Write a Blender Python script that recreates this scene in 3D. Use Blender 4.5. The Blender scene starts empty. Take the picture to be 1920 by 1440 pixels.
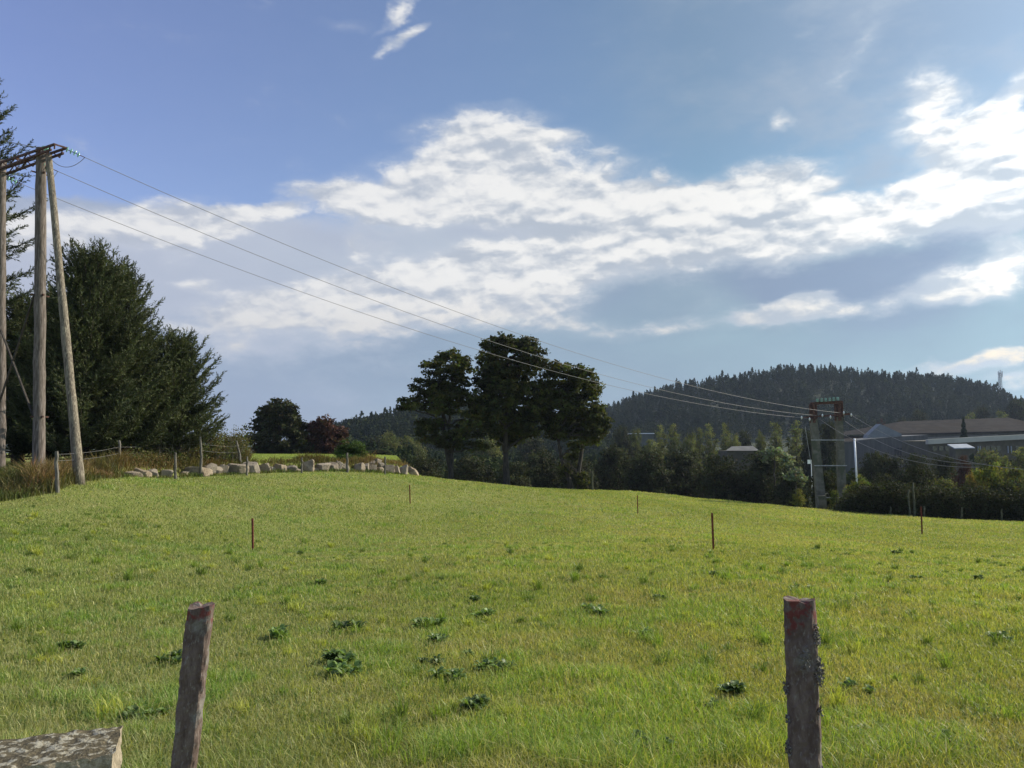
import bpy, math, random
import numpy as np
from math import radians as R, sin, cos, pi

# ------------------------------------------------------------------ camera
F = 1450.0                      # focal length in pixels of a 1920 px wide picture
CAMZ = 1.65
PITCH = math.atan(105.0 / F)
scene = bpy.context.scene
col = scene.collection
cam_d = bpy.data.cameras.new('camera'); cam = bpy.data.objects.new('camera', cam_d); col.objects.link(cam)
cam.location = (0, 0, CAMZ); cam.rotation_euler = (pi/2 + PITCH, 0, 0)
cam_d.sensor_fit = 'HORIZONTAL'; cam_d.sensor_width = 36; cam_d.lens = 36 * F / 1920
cam_d.clip_start = 0.1; cam_d.clip_end = 8000
scene.camera = cam
scene.render.resolution_x = 1024; scene.render.resolution_y = 768

def ray(px, py):
    u = (px - 960) / F; v = (720 - py) / F
    return np.array([u, cos(PITCH) - v*sin(PITCH), sin(PITCH) + v*cos(PITCH)])
def at(px, py, Y):
    """world point seen at photo pixel px,py at forward distance Y"""
    d = ray(px, py); t = Y / d[1]
    return np.array([d[0]*t, Y, CAMZ + d[2]*t])

# ------------------------------------------------------------------ light
SUN_AZ, SUN_EL = 66.0, 32.0     # degrees to the right of the view, above the horizon
sd = bpy.data.lights.new('sun', 'SUN'); so = bpy.data.objects.new('sun', sd); col.objects.link(so)
sd.energy = 5.0; sd.angle = R(0.53); sd.color = (1.0, 0.92, 0.78)
so.rotation_euler = (pi/2 - R(SUN_EL), 0, -R(SUN_AZ) + pi)
so.location = (60, 30, 60)
scene.view_settings.view_transform = 'Standard'; scene.view_settings.look = 'None'
scene.view_settings.gamma = 1; scene.view_settings.exposure = 0.45
scene.cycles.max_bounces = 6; scene.cycles.transparent_max_bounces = 8
scene.cycles.use_denoising = True
scene.cycles.volume_bounces = 0

# ------------------------------------------------------------------ sky with clouds (in the world, by direction)
SKYSAT, SKYK = 1.0, 1.0/2**0.45
world = bpy.data.worlds.new('World'); scene.world = world; world.use_nodes = True
class NT:
    def __init__(s, nt): s.nt = nt; s.nt.nodes.clear()
    def n(s, t, **kw):
        nd = s.nt.nodes.new(t)
        for k, v in kw.items(): setattr(nd, k, v)
        return nd
    def l(s, a, b): s.nt.links.new(a, b)
    def val(s, sock, v):
        if isinstance(v, bpy.types.NodeSocket): s.l(v, sock)
        else: sock.default_value = v
    def math(s, op, a, b=0.0, c=0.0, clamp=False):
        nd = s.n('ShaderNodeMath', operation=op, use_clamp=clamp)
        for i, v in enumerate((a, b, c)): s.val(nd.inputs[i], v)
        return nd.outputs[0]
    def vmath(s, op, a, b=(0,0,0), scale=None):
        nd = s.n('ShaderNodeVectorMath', operation=op)
        s.val(nd.inputs[0], a); s.val(nd.inputs[1], b)
        if scale is not None: s.val(nd.inputs['Scale'], scale)
        return nd.outputs[0]
    def noise(s, vec, scale, detail=6, rough=0.5, dist=0.0, out='Fac', lac=2.0):
        nd = s.n('ShaderNodeTexNoise'); s.l(vec, nd.inputs['Vector'])
        nd.inputs['Scale'].default_value = scale; nd.inputs['Detail'].default_value = detail
        nd.inputs['Roughness'].default_value = rough; nd.inputs['Distortion'].default_value = dist
        nd.inputs['Lacunarity'].default_value = lac
        return nd.outputs[out]
    def mix(s, f, a, b, mode='MIX'):
        nd = s.n('ShaderNodeMix', data_type='RGBA', blend_type=mode)
        s.val(nd.inputs['Factor'], f)
        s.val(nd.inputs[6], a if isinstance(a, bpy.types.NodeSocket) else (*a, 1)[:4])
        s.val(nd.inputs[7], b if isinstance(b, bpy.types.NodeSocket) else (*b, 1)[:4])
        return nd.outputs[2]
    def step(s, v, lo, hi, a=0.0, b=1.0, smooth=True):
        nd = s.n('ShaderNodeMapRange', interpolation_type='SMOOTHSTEP' if smooth else 'LINEAR')
        s.val(nd.inputs[0], v)
        for i, q in zip((1,2,3,4), (lo, hi, a, b)): nd.inputs[i].default_value = q
        return nd.outputs[0]
W = NT(world.node_tree)
sky = W.n('ShaderNodeTexSky', sky_type='NISHITA', sun_disc=False)
sky.sun_elevation = R(SUN_EL); sky.sun_rotation = R(SUN_AZ)
sky.air_density = 1.0; sky.dust_density = 0.7; sky.ozone_density = 3.0; sky.altitude = 600
tc = W.n('ShaderNodeTexCoord')
dirv = W.vmath('NORMALIZE', tc.outputs['Generated'])
sp = W.n('ShaderNodeSeparateXYZ'); W.l(dirv, sp.inputs[0])
D2R = 180/pi
az = W.math('MULTIPLY', W.math('ARCTAN2', sp.outputs[0], sp.outputs[1]), D2R)
el = W.math('MULTIPLY', W.math('ARCSINE', sp.outputs[2]), D2R)
cb = W.n('ShaderNodeCombineXYZ'); W.l(az, cb.inputs[0]); W.l(el, cb.inputs[1])
P0 = cb.outputs[0]
# warps: a broad one, and a fine one for ragged edges (stretched sideways)
pst = W.vmath('MULTIPLY', P0, (0.6, 1.0, 1.0))
w1 = W.vmath('SUBTRACT', W.noise(pst, 0.16, 5, 0.55, out='Color'), (.5,.5,.5))
P1 = W.vmath('ADD', P0, W.vmath('MULTIPLY', w1, (5.0, 3.2, 0)))
def sky_pos(px, py):
    d = ray(px, py); d = d/np.linalg.norm(d)
    return math.degrees(math.atan2(d[0], d[1])), math.degrees(math.asin(d[2]))
BANK = [(120,500,260,90,0,1.0),(300,560,260,80,0,.9),(420,470,260,80,0,.8),(600,500,260,70,0,.9),(900,440,330,110,6,1.2),(760,560,330,70,6,.9),(1250,430,330,80,4,1.0),(1600,440,260,50,0,.7),(1880,330,160,110,0,1.1),(1860,520,150,50,0,.7),(480,650,130,40,10,.5),(1480,590,160,30,4,.6),(1700,200,150,90,20,.45),(640,680,200,60,0,.35)]
def blobs(lst, vec, grow=1.25):
    acc = None
    for (px, py, rx, ry, rot, st) in lst:
        a, e = sky_pos(px, py)
        a2, _ = sky_pos(px+40, py); _, e2 = sky_pos(px, py-40)
        sx = (a2-a)/40; sy = (e2-e)/40
        m = W.n('ShaderNodeMapping', vector_type='TEXTURE'); W.l(vec, m.inputs[0])
        m.inputs['Location'].default_value = (a, e, 0)
        m.inputs['Rotation'].default_value = (0, 0, R(rot))
        m.inputs['Scale'].default_value = (rx*sx*grow, ry*sy*grow, 1)
        g = W.n('ShaderNodeTexGradient', gradient_type='SPHERICAL'); W.l(m.outputs[0], g.inputs[0])
        acc = W.math('MULTIPLY', g.outputs['Fac'], st) if acc is None else W.math('MULTIPLY_ADD', g.outputs['Fac'], st, acc)
    return acc
WHITE = [  # px, py, rx, ry, tilt, strength
 (890,240,110,26,4,.95),(1000,262,70,14,-8,.8),(860,305,150,40,8,1.0),(960,330,170,60,0,1.1),(660,372,95,28,-4,1.15),
 (760,385,150,40,-6,1.0),(940,385,200,45,-4,1.1),(1080,400,150,50,0,1.0),(1130,365,130,35,-6,.8),(1240,395,170,55,4,1.15),
 (1400,345,130,30,3,1.15),(1330,400,160,50,6,1.1),(1250,460,220,40,10,1.0),(1050,470,190,30,6,.85),(1440,430,170,45,4,1.0),
 (1580,415,150,38,0,1.1),(1690,410,110,34,8,1.1),(1780,395,90,40,20,1.0),(1850,295,120,75,10,1.5),(1910,360,110,60,0,1.4),
 (1560,450,170,28,3,.7),(1850,245,80,35,0,1.3),(1800,320,70,40,30,1.0),(1880,400,90,40,0,1.0),(1900,250,60,40,0,1.2),(1830,360,70,30,10,1.0),(1500,575,60,18,8,.8),(1560,585,50,14,-4,.6),(1420,592,50,12,14,.6),(1740,170,60,30,20,.3),
 (850,525,210,46,6,1.3),(740,560,230,50,8,1.3),(900,562,160,48,0,1.3),(620,585,130,30,10,.8),(1000,515,120,30,8,.8),(600,595,160,30,6,.8),(660,600,120,28,0,.9),
 (520,570,110,26,14,.8),(430,600,90,22,6,.75),(340,625,90,16,0,.6),(980,572,60,14,0,.7),
 (110,418,90,26,0,1.5),(235,420,100,34,6,1.5),(330,412,70,34,-10,1.5),(400,415,60,24,0,1.1),(480,396,80,15,6,1.3),(345,455,34,42,0,.9),(20,430,80,30,0,1.2),(545,386,40,12,0,.8),
 (1895,180,75,22,22,1.1),(1722,140,46,40,0,.55),(1735,215,80,40,10,.7),(1770,160,30,20,0,.5),(1600,90,70,20,40,.35),
 (1460,585,95,20,6,1.05),(1545,572,50,24,-10,1.1),(1390,600,50,14,14,.7),(1700,572,130,14,4,.45),(1855,515,130,34,4,.95),(1900,470,60,24,8,.7),(1770,545,90,14,2,.6),
 (1840,680,130,14,4,1.0),(1900,705,60,10,0,.9),(1545,344,34,12,6,.95),(1684,357,26,10,6,.95),(1462,232,18,20,30,.8),(1240,325,18,10,20,.7),
 (742,72,44,12,32,.9),(750,18,48,13,35,.85),(640,40,40,12,0,.25),(450,650,44,16,10,.7),(1225,620,95,16,4,.55),(390,545,40,15,0,.8),(680,455,22,24,0,.7),(720,462,22,14,0,.6),
 (1100,610,50,18,0,.3),(650,650,110,16,4,.3),(1780,250,60,18,30,.5)]
GREY = [
 (60,530,440,150,0,1.9),(280,520,330,130,0,1.6),(60,560,420,190,0,1.7),(330,560,420,160,0,1.7),(700,600,460,190,0,1.7),(1100,600,500,170,0,1.4),(1500,600,450,160,0,1.7),(1900,580,420,200,0,1.9),
 (-300,600,500,250,0,1.7),(2350,560,500,300,0,1.7),(950,450,300,60,0,.7),(200,760,900,140,0,2.0),(1100,770,900,130,0,2.0),(2100,770,900,130,0,2.0)]
DARK = [(1500,525,270,75,-12,1.0),(1700,500,240,55,10,1.0),(1870,420,130,34,6,1.1),(620,440,150,40,0,.8),(980,436,170,22,4,1.3),(1180,452,120,14,4,.9),(1250,482,150,16,5,.6),(870,505,60,12,0,.5),(800,585,110,12,6,.6),
 (1870,300,55,14,10,1.1),(1890,335,60,14,0,.9),(1660,620,250,55,10,.5),(520,760,350,130,0,.5),(1150,545,160,60,20,.45),(700,575,60,14,0,.6),(240,470,160,50,0,.35),(1440,395,80,14,4,.8)]
rotm = W.n('ShaderNodeMapping'); W.l(P0, rotm.inputs[0]); rotm.inputs['Rotation'].default_value = (0, 0, R(-12)); rotm.inputs['Scale'].default_value = (0.50, 1.0, 1.0)
w2 = W.vmath('SUBTRACT', W.noise(rotm.outputs[0], 0.55, 5, 0.55, out='Color'), (.5,.5,.5))
Pf = W.vmath('ADD', rotm.outputs[0], W.vmath('MULTIPLY', w2, (1.1, 0.8, 0)))
P2 = W.vmath('ADD', P1, W.vmath('MULTIPLY', w2, (2.2, 1.5, 0)))
fb = W.noise(Pf, 0.40, 10, 0.62, 0.0)            # billow detail
fbc = W.noise(Pf, 1.3, 8, 0.66, 0.0)             # fine curls
fb2 = W.noise(Pf, 0.13, 6, 0.5, 0.4)
sunoff = W.vmath('ADD', Pf, (0.22, 0.50, 0.0))   # the same detail a little further towards the sun, for relief
fbs = W.noise(sunoff, 0.40, 4, 0.5, 0.0)
relief = W.math('SUBTRACT', W.noise(Pf, 0.40, 4.5, 0.52, 0.0), fbs)
w_sum = blobs(WHITE, P2, 1.55); g_sum = blobs(GREY, P1); d_sum = blobs(DARK, P2)
det = W.math('ADD', W.math('MULTIPLY', W.math('SUBTRACT', fb, .5), 2.7), W.math('MULTIPLY', W.math('SUBTRACT', fbc, .5), 0.8))
gate = W.step(w_sum, 0.0, 0.42, 0.12, 1.0)
det = W.math('MULTIPLY', W.math('MULTIPLY', det, gate), W.step(w_sum, 0.55, 1.5, 1.0, 0.38))
w_f = W.math('ADD', w_sum, det)
w_a = W.step(w_f, 0.08, 1.02)
soft_a = W.step(W.math('ADD', w_sum, W.math('MULTIPLY', det, .45)), -0.12, 0.75)
g_f = W.math('ADD', g_sum, W.math('MULTIPLY', W.math('SUBTRACT', fb, .5), 1.2))
g_a = W.step(g_f, 0.12, 0.80)
d_f = W.math('ADD', d_sum, W.math('MULTIPLY', W.math('SUBTRACT', fb2, .5), 0.5))
d_a = W.step(d_f, 0.05, 0.85)
# colours, as radiance
toright = W.step(az, -36.0, 38.0, smooth=False)
sky_s = W.vmath('SCALE', sky.outputs[0], scale=0.105)
sky_hsv = W.n('ShaderNodeHueSaturation'); W.l(sky_s, sky_hsv.inputs['Color'])
sky_hsv.inputs['Saturation'].default_value = SKYSAT; sky_hsv.inputs['Hue'].default_value = 0.508
gain = W.mix(W.step(az, -36.0, 14.0, smooth=False), (1.95, 1.72, 1.80), (1.08, 1.20, 0.98))
base = W.mix(1.0, sky_hsv.outputs[0], gain, 'MULTIPLY')
# thin high cirrus towards the upper right
cir = W.math('MULTIPLY', W.step(W.noise(Pf, .22, 6, .6), .42, .72), W.step(az, 0.0, 30.0, 0.0, .80))
base = W.mix(W.math('MULTIPLY', W.step(az, 2.0, 30.0), W.step(el, 14.0, 27.0, 0.0, .6)), base, (0.27, 0.345, 0.47))
base = W.mix(cir, base, (0.37, 0.45, 0.56))
veil = W.mix(toright, (0.235, 0.300, 0.45), (0.26, 0.375, 0.46))
veil = W.mix(W.step(fb2, .3, .7), veil, W.mix(toright, (0.33, 0.39, 0.53), (0.29, 0.44, 0.51)))
up = W.step(el, 6.0, 20.0)
veil = W.mix(W.math('MULTIPLY', up, .75), veil, W.mix(toright, (0.45, 0.50, 0.62), (0.34, 0.47, 0.55)))
veil = W.mix(W.math('MULTIPLY', W.math('MULTIPLY', W.step(fb, .40, .68), up), .35), veil, (0.60, 0.63, 0.70))
veil = W.mix(W.math('MULTIPLY', d_a, .85), veil, W.mix(toright, (0.25, 0.31, 0.48), (0.22, 0.29, 0.42)))
c1 = W.mix(W.math('MULTIPLY', g_a, .93), base, veil)
bank_a = W.step(W.math('ADD', blobs(BANK, P2, 1.5), W.math('MULTIPLY', W.math('SUBTRACT', fb, .5), 1.5)), 0.10, 1.0)
c1 = W.mix(W.math('MULTIPLY', bank_a, .62), c1, W.mix(toright, (0.56, 0.59, 0.70), (0.55, 0.63, 0.70)))
c1 = W.mix(W.math('MULTIPLY', soft_a, .45), c1, W.mix(toright, (0.60, 0.64, 0.74), (0.66, 0.71, 0.76)))
lit = W.math('ADD', W.math('MULTIPLY', relief, 4.4), W.step(w_f, 0.10, 2.0, .36, .66))
lit = W.math('ADD', lit, W.math('MULTIPLY', W.math('SUBTRACT', fbc, .5), .9))
lit = W.math('SUBTRACT', lit, W.math('MULTIPLY', d_a, .70))
lit = W.step(lit, -0.10, 1.0)
whitec = W.mix(toright, (0.80, 0.80, 0.81), (1.0, 0.99, 0.95))
low = W.step(el, 3.0, 13.0)
whitec = W.mix(low, W.mix(toright, (0.55,0.58,0.64), (0.85, 0.74, 0.56)), whitec)
shadec = W.mix(toright, (0.47, 0.51, 0.61), (0.47, 0.54, 0.61))
cl = W.mix(lit, shadec, whitec)
c2 = W.mix(W.math('MULTIPLY', w_a, .96), c1, cl)
glow = W.step(az, 10.0, 60.0, 1.0, 1.75)
c3 = W.vmath('SCALE', c2, scale=W.math('MULTIPLY', glow, SKYK))
bg = W.n('ShaderNodeBackground'); W.l(c3, bg.inputs['Color']); bg.inputs['Strength'].default_value = 1.0
wo = W.n('ShaderNodeOutputWorld'); W.l(bg.outputs[0], wo.inputs['Surface'])
world.cycles.sampling_method = 'MANUAL'; world.cycles.sample_map_resolution = 512

# ------------------------------------------------------------------ helpers
rng = np.random.default_rng(7)
def tag(o, label=None, cat=None, group=None, kind=None):
    if label: o['label'] = label
    if cat: o['category'] = cat
    if group: o['group'] = group
    if kind: o['kind'] = kind
    return o
def empty(name, loc, label, cat, group=None, rz=0.0):
    o = bpy.data.objects.new(name, None); col.objects.link(o); o.empty_display_size = .2
    o.location = tuple(float(v) for v in loc); o.rotation_euler = (0, 0, rz)
    return tag(o, label, cat, group)
def mesh_obj(name, verts, faces, mat, parent=None, tint=None, smooth=False):
    """faces: (M,k) int array with one k, or list of such arrays"""
    verts = np.asarray(verts, dtype=np.float32)
    fl = faces if isinstance(faces, list) else [faces]
    fl = [np.asarray(f, dtype=np.int32) for f in fl if len(f)]
    me = bpy.data.meshes.new(name)
    me.vertices.add(len(verts)); me.vertices.foreach_set('co', verts.ravel())
    loops = np.concatenate([f.ravel() for f in fl]); tot = np.concatenate([np.full(len(f), f.shape[1], dtype=np.int32) for f in fl])
    starts = np.concatenate([[0], np.cumsum(tot)[:-1]]).astype(np.int32)
    me.loops.add(len(loops)); me.loops.foreach_set('vertex_index', loops)
    me.polygons.add(len(tot)); me.polygons.foreach_set('loop_start', starts)
    try: me.polygons.foreach_set('loop_total', tot)
    except Exception: pass
    me.polygons.foreach_set('use_smooth', np.full(len(tot), bool(smooth)))
    if tint is not None:
        a = me.attributes.new('tint', 'FLOAT_COLOR', 'POINT')
        t = np.ones((len(verts), 4), dtype=np.float32); t[:, :3] = tint
        a.data.foreach_set('color', t.ravel())
    me.update(calc_edges=True); me.validate()
    me.materials.append(mat)
    o = bpy.data.objects.new(name, me); col.objects.link(o)
    if parent is not None: o.parent = parent
    return o
class MB:
    """collects tubes, boxes, lathes with quads"""
    def __init__(s): s.v = []; s.q = []; s.t = []; s.n = 0
    def add(s, v, q=None, t=None):
        v = np.asarray(v, float)
        if q is not None and len(q): s.q.append(np.asarray(q) + s.n)
        if t is not None and len(t): s.t.append(np.asarray(t) + s.n)
        s.v.append(v); s.n += len(v)
    def tube(s, pts, rad, k=8, cap=True):
        pts = np.asarray(pts, float); m = len(pts)
        rad = np.full(m, rad) if np.isscalar(rad) else np.asarray(rad, float)
        tg = np.gradient(pts, axis=0); tg /= np.linalg.norm(tg, axis=1, keepdims=True) + 1e-12
        ref = np.array([0, 0, 1.0]) if abs(tg[0][2]) < .9 else np.array([0, 1.0, 0])
        a = np.cross(tg, ref); a /= np.linalg.norm(a, axis=1, keepdims=True) + 1e-12
        b = np.cross(tg, a)
        th = np.arange(k)*2*pi/k
        v = pts[:, None] + rad[:, None, None]*(np.cos(th)[None, :, None]*a[:, None] + np.sin(th)[None, :, None]*b[:, None])
        v = v.reshape(-1, 3)
        i = np.arange(m-1)[:, None]*k; j = np.arange(k)[None]
        q = np.stack([i+j, i+(j+1) % k, i+k+(j+1) % k, i+k+j], -1).reshape(-1, 4)
        t = None
        if cap:
            v = np.vstack([v, pts[0], pts[-1]]); c0 = m*k; c1 = c0+1; jj = np.arange(k)
            t = np.vstack([np.stack([np.full(k, c0), (jj+1) % k, jj], -1), np.stack([np.full(k, c1), (m-1)*k+jj, (m-1)*k+(jj+1) % k], -1)])
        s.add(v, q, t); return s
    def bar(s, p0, p1, w, h):
        p0 = np.asarray(p0, float); p1 = np.asarray(p1, float); d = p1-p0; d /= np.linalg.norm(d)
        ref = np.array([0, 0, 1.0]) if abs(d[2]) < .9 else np.array([0, 1.0, 0])
        a = np.cross(d, ref); a /= np.linalg.norm(a); b = np.cross(a, d)
        v = [p + sx*a*w/2 + sz*b*h/2 for p in (p0, p1) for sx, sz in ((-1,-1),(1,-1),(1,1),(-1,1))]
        s.add(v, [[0,1,2,3],[7,6,5,4],[0,4,5,1],[1,5,6,2],[2,6,7,3],[3,7,4,0]]); return s
    def box(s, c, sz, rz=0.0):
        c = np.asarray(c, float); hx, hy, hz = np.asarray(sz, float)/2
        v = np.array([[x, y, z] for x in (-hx, hx) for y in (-hy, hy) for z in (-hz, hz)])
        r = np.array([[cos(rz), -sin(rz), 0], [sin(rz), cos(rz), 0], [0, 0, 1]])
        s.add(v @ r.T + c, [[0,1,3,2],[4,6,7,5],[0,4,5,1],[2,3,7,6],[0,2,6,4],[1,5,7,3]]); return s
    def build(s, name, mat, parent=None, tint=None, smooth=False):
        f = []
        if s.q: f.append(np.vstack(s.q))
        if s.t: f.append(np.vstack(s.t))
        return mesh_obj(name, np.vstack(s.v), f, mat, parent, tint, smooth)

def newmat(name):
    m = bpy.data.materials.new(name); m.use_nodes = True
    return m, NT(m.node_tree)
def out_principled(T, colr, rough=0.8, spec=0.3, bump=None, bstr=0.4, bdist=0.02, metallic=0.0):
    p = T.n('ShaderNodeBsdfPrincipled'); o = T.n('ShaderNodeOutputMaterial')
    T.val(p.inputs['Base Color'], colr if isinstance(colr, bpy.types.NodeSocket) else (*colr, 1))
    T.val(p.inputs['Roughness'], rough); p.inputs['Specular IOR Level'].default_value = spec
    p.inputs['Metallic'].default_value = metallic
    if bump is not None:
        b = T.n('ShaderNodeBump'); b.inputs['Strength'].default_value = bstr; b.inputs['Distance'].default_value = bdist
        T.l(bump, b.inputs['Height']); T.l(b.outputs[0], p.inputs['Normal'])
    T.l(p.outputs[0], o.inputs[0]); return p
def leaf_mat(name, c1, c2, trans=0.35, nscale=0.8, rough=0.75, spec=0.08):
    """foliage: diffuse+gloss with light passing through the leaf; clump colour in 'tint'"""
    m, T = newmat(name)
    g = T.n('ShaderNodeNewGeometry')
    n = T.step(T.noise(g.outputs['Position'], nscale, 3, .6), .35, .65)
    base = T.mix(n, c1, c2)
    at_ = T.n('ShaderNodeAttribute', attribute_name='tint')
    base = T.mix(1.0, base, at_.outputs['Color'], 'MULTIPLY')
    p = T.n('ShaderNodeBsdfPrincipled'); T.l(base, p.inputs['Base Color'])
    p.inputs['Roughness'].default_value = rough; p.inputs['Specular IOR Level'].default_value = spec
    tr = T.n('ShaderNodeBsdfTranslucent')
    T.l(T.mix(1.0, base, (1.25, 1.35, 0.55), 'MULTIPLY'), tr.inputs['Color'])
    mx = T.n('ShaderNodeMixShader'); mx.inputs[0].default_value = trans
    T.l(p.outputs[0], mx.inputs[1]); T.l(tr.outputs[0], mx.inputs[2])
    o = T.n('ShaderNodeOutputMaterial'); T.l(mx.outputs[0], o.inputs[0])
    return m
def noisy_mat(name, c1, c2, scale=4, rough=.85, c3=None, s3=1.0, bstr=.4, bdist=.02, stretch=(1,1,1), spec=.25, detail=6):
    m, T = newmat(name)
    tcd = T.n('ShaderNodeTexCoord')
    v = T.vmath('MULTIPLY', tcd.outputs['Object'], stretch)
    n = T.noise(v, scale, detail, .6, .2)
    c = T.mix(T.step(n, .36, .64), c1, c2)
    if c3 is not None:
        n2 = T.noise(v, s3, 5, .6); c = T.mix(T.step(n2, .52, .62), c, c3)
    out_principled(T, c, rough, spec, n, bstr, bdist)
    return m

# ------------------------------------------------------------------ materials
M = {}
M['wood'] = noisy_mat('weathered_wood', (.085,.074,.060), (.19,.17,.145), 6, c3=(.14,.13,.10), s3=3, stretch=(5,5,.6))
M['pole'] = noisy_mat('grey_pole_wood', (.070,.056,.046), (.145,.118,.10), 3, c3=(.20,.17,.15), s3=5, stretch=(6,6,.5), bdist=.03)
M['strut'] = noisy_mat('pale_pole_wood', (.085,.068,.052), (.19,.16,.12), 3, c3=(.30,.26,.19), s3=5, stretch=(6,6,.5), bdist=.03)
M['moss'] = noisy_mat('mossy_wood', (.05,.055,.03), (.10,.10,.065), 5)
M['rust'] = noisy_mat('rusted_steel', (.055,.028,.022), (.13,.065,.045), 9, c3=(.045,.03,.03), s3=6)
M['stake'] = noisy_mat('rusty_stake_iron', (.09,.022,.012), (.19,.055,.03), 12, rough=.75)
M['bark'] = noisy_mat('bark', (.025,.021,.018), (.062,.052,.042), 3, stretch=(3,3,.6), bdist=.05)
M['concrete'] = noisy_mat('old_concrete', (.105,.100,.078), (.165,.155,.125), 2.5, c3=(.085,.09,.06), s3=.8)
M['galv'] = noisy_mat('dull_galvanised', (.22,.22,.22), (.36,.36,.36), 5, rough=.5, spec=.5)
def wire_mat():
    m, T = newmat('wire'); out_principled(T, (.21,.20,.195), .6, .4, metallic=.0); return m
M['wire'] = wire_mat()
def glass_mat():
    m, T = newmat('green_glass')
    p = out_principled(T, (.45,.80,.66), .08, .9); p.inputs['Transmission Weight'].default_value = .55; return m
M['glass'] = glass_mat()
M['rock'] = None
def rock_mat():
    m, T = newmat('boulder_stone')
    g = T.n('ShaderNodeNewGeometry'); oi = T.n('ShaderNodeObjectInfo')
    n = T.noise(g.outputs['Position'], 2.3, 8, .65, .3); n2 = T.noise(g.outputs['Position'], 9, 6, .7)
    c = T.mix(T.step(n, .35, .62), (.165,.125,.083), (.29,.23,.16))
    c = T.mix(T.step(n2, .55, .68), c, (.12,.105,.085))
    c = T.mix(T.math('MULTIPLY', oi.outputs['Random'], .5), c, (.20,.185,.16))
    out_principled(T, c, .85, .25, n2, .7, .04); return m
M['rock'] = rock_mat()
M['fir'] = leaf_mat('fir_needles', (.045,.054,.026), (.078,.088,.040), .15, .5, .7, .1)
M['syc'] = leaf_mat('sycamore_leaves', (.034,.037,.014), (.072,.078,.022), .34, .4, .65, .12)
M['copper'] = leaf_mat('copper_leaves', (.055,.026,.022), (.085,.045,.030), .15, .5)
M['dark'] = leaf_mat('dark_leaves', (.030,.033,.015), (.052,.054,.024), .18, .25)
M['olive'] = leaf_mat('olive_leaves', (.085,.092,.034), (.150,.150,.055), .30, .15)
M['silver'] = leaf_mat('sunlit_pale_leaves', (.13,.16,.09), (.20,.22,.14), .25, .4)  # paler leaf colour carries the sunlight on the patch over the dark tree
M['yellow'] = leaf_mat('yellowing_leaves', (.09,.12,.03), (.20,.17,.05), .35, .8)
M['orange'] = leaf_mat('autumn_leaves', (.24,.13,.05), (.17,.16,.05), .30, .8)
M['broom'] = leaf_mat('broom_twigs', (.045,.075,.018), (.075,.11,.028), .2, .8)
M['hill'] = leaf_mat('conifer_wood', (.026,.037,.018), (.044,.054,.024), .05, .02, .9, .0)
M['straw'] = leaf_mat('dry_stems', (.17,.125,.065), (.11,.11,.045), .25, .6)
M['grass'] = leaf_mat('grass_blades', (.300,.305,.085), (.352,.335,.108), .38, .5, .5, .30)
M['weed'] = leaf_mat('dock_leaves', (.10,.155,.04), (.15,.215,.06), .35, 6, .5, .35)
M['bramble'] = leaf_mat('bramble_leaves', (.08,.095,.032), (.13,.105,.05), .25, 1.2)

# ------------------------------------------------------------------ the lie of the land
CREST = [(-900,960,17),(-300,948,21),(0,935,24),(110,915,26),(230,897,32),(330,897,36),(460,888,40),(640,884,46),(760,890,50),(840,905,60),(960,913,66),
         (1090,918,68),(1200,922,66),(1300,933,62),(1400,942,60),(1500,952,58),(1600,960,57),(1700,968,55),(1800,974,54),(1920,978,54),(2300,985,54),(3200,985,60)]
CR = np.array(CREST, float)
def crest_D(px): return np.interp(px, CR[:,0], CR[:,2])
ctrl = []
for px, py, D in CREST: ctrl.append(at(px, py, D))
for px, py, D in ((473,1032,22),(768,944,37),(1195,963,39),(1335,1032,19),(1728,1003,37),(0,1010,15),(960,1025,21),(1800,1060,19)):
    ctrl.append(at(px, py, D))
for x in (-30,-14,-5,0,5,14,30):
    ctrl.append(np.array([x, 4.0, 0.0])); ctrl.append(np.array([x, -6.0, 0.15])); ctrl.append(np.array([x, 9.0, -0.38 + (0.1 if x < -10 else 0)]))
ctrl = np.array(ctrl)
def U(r2): return np.where(r2 > 0, r2*np.log(np.maximum(r2, 1e-12)), 0)
def fit_tps(c, lam=.5):
    n = len(c); d2 = ((c[:,None,:2]-c[None,:,:2])**2).sum(-1)/400.0
    K = U(d2) + lam*1e-2*np.eye(n); Pm = np.hstack([np.ones((n,1)), c[:,:2]/20.0])
    A = np.block([[K, Pm], [Pm.T, np.zeros((3,3))]])
    return np.linalg.solve(A, np.concatenate([c[:,2], np.zeros(3)]))
TW = fit_tps(ctrl)
def tps(x, y):
    shp = np.shape(x); x = np.ravel(x); y = np.ravel(y); o = np.empty(len(x))
    for i in range(0, len(x), 20000):
        a = x[i:i+20000]; b = y[i:i+20000]
        d2 = ((a[:,None]-ctrl[None,:,0])**2 + (b[:,None]-ctrl[None,:,1])**2)/400.0
        o[i:i+20000] = U(d2) @ TW[:-3] + TW[-3] + TW[-2]*a/20 + TW[-1]*b/20
    return o.reshape(shp)
def sst(v, a, b):
    t = np.clip((v-a)/(b-a), 0, 1); return t*t*(3-2*t)
FLOOR = -9.0
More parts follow.
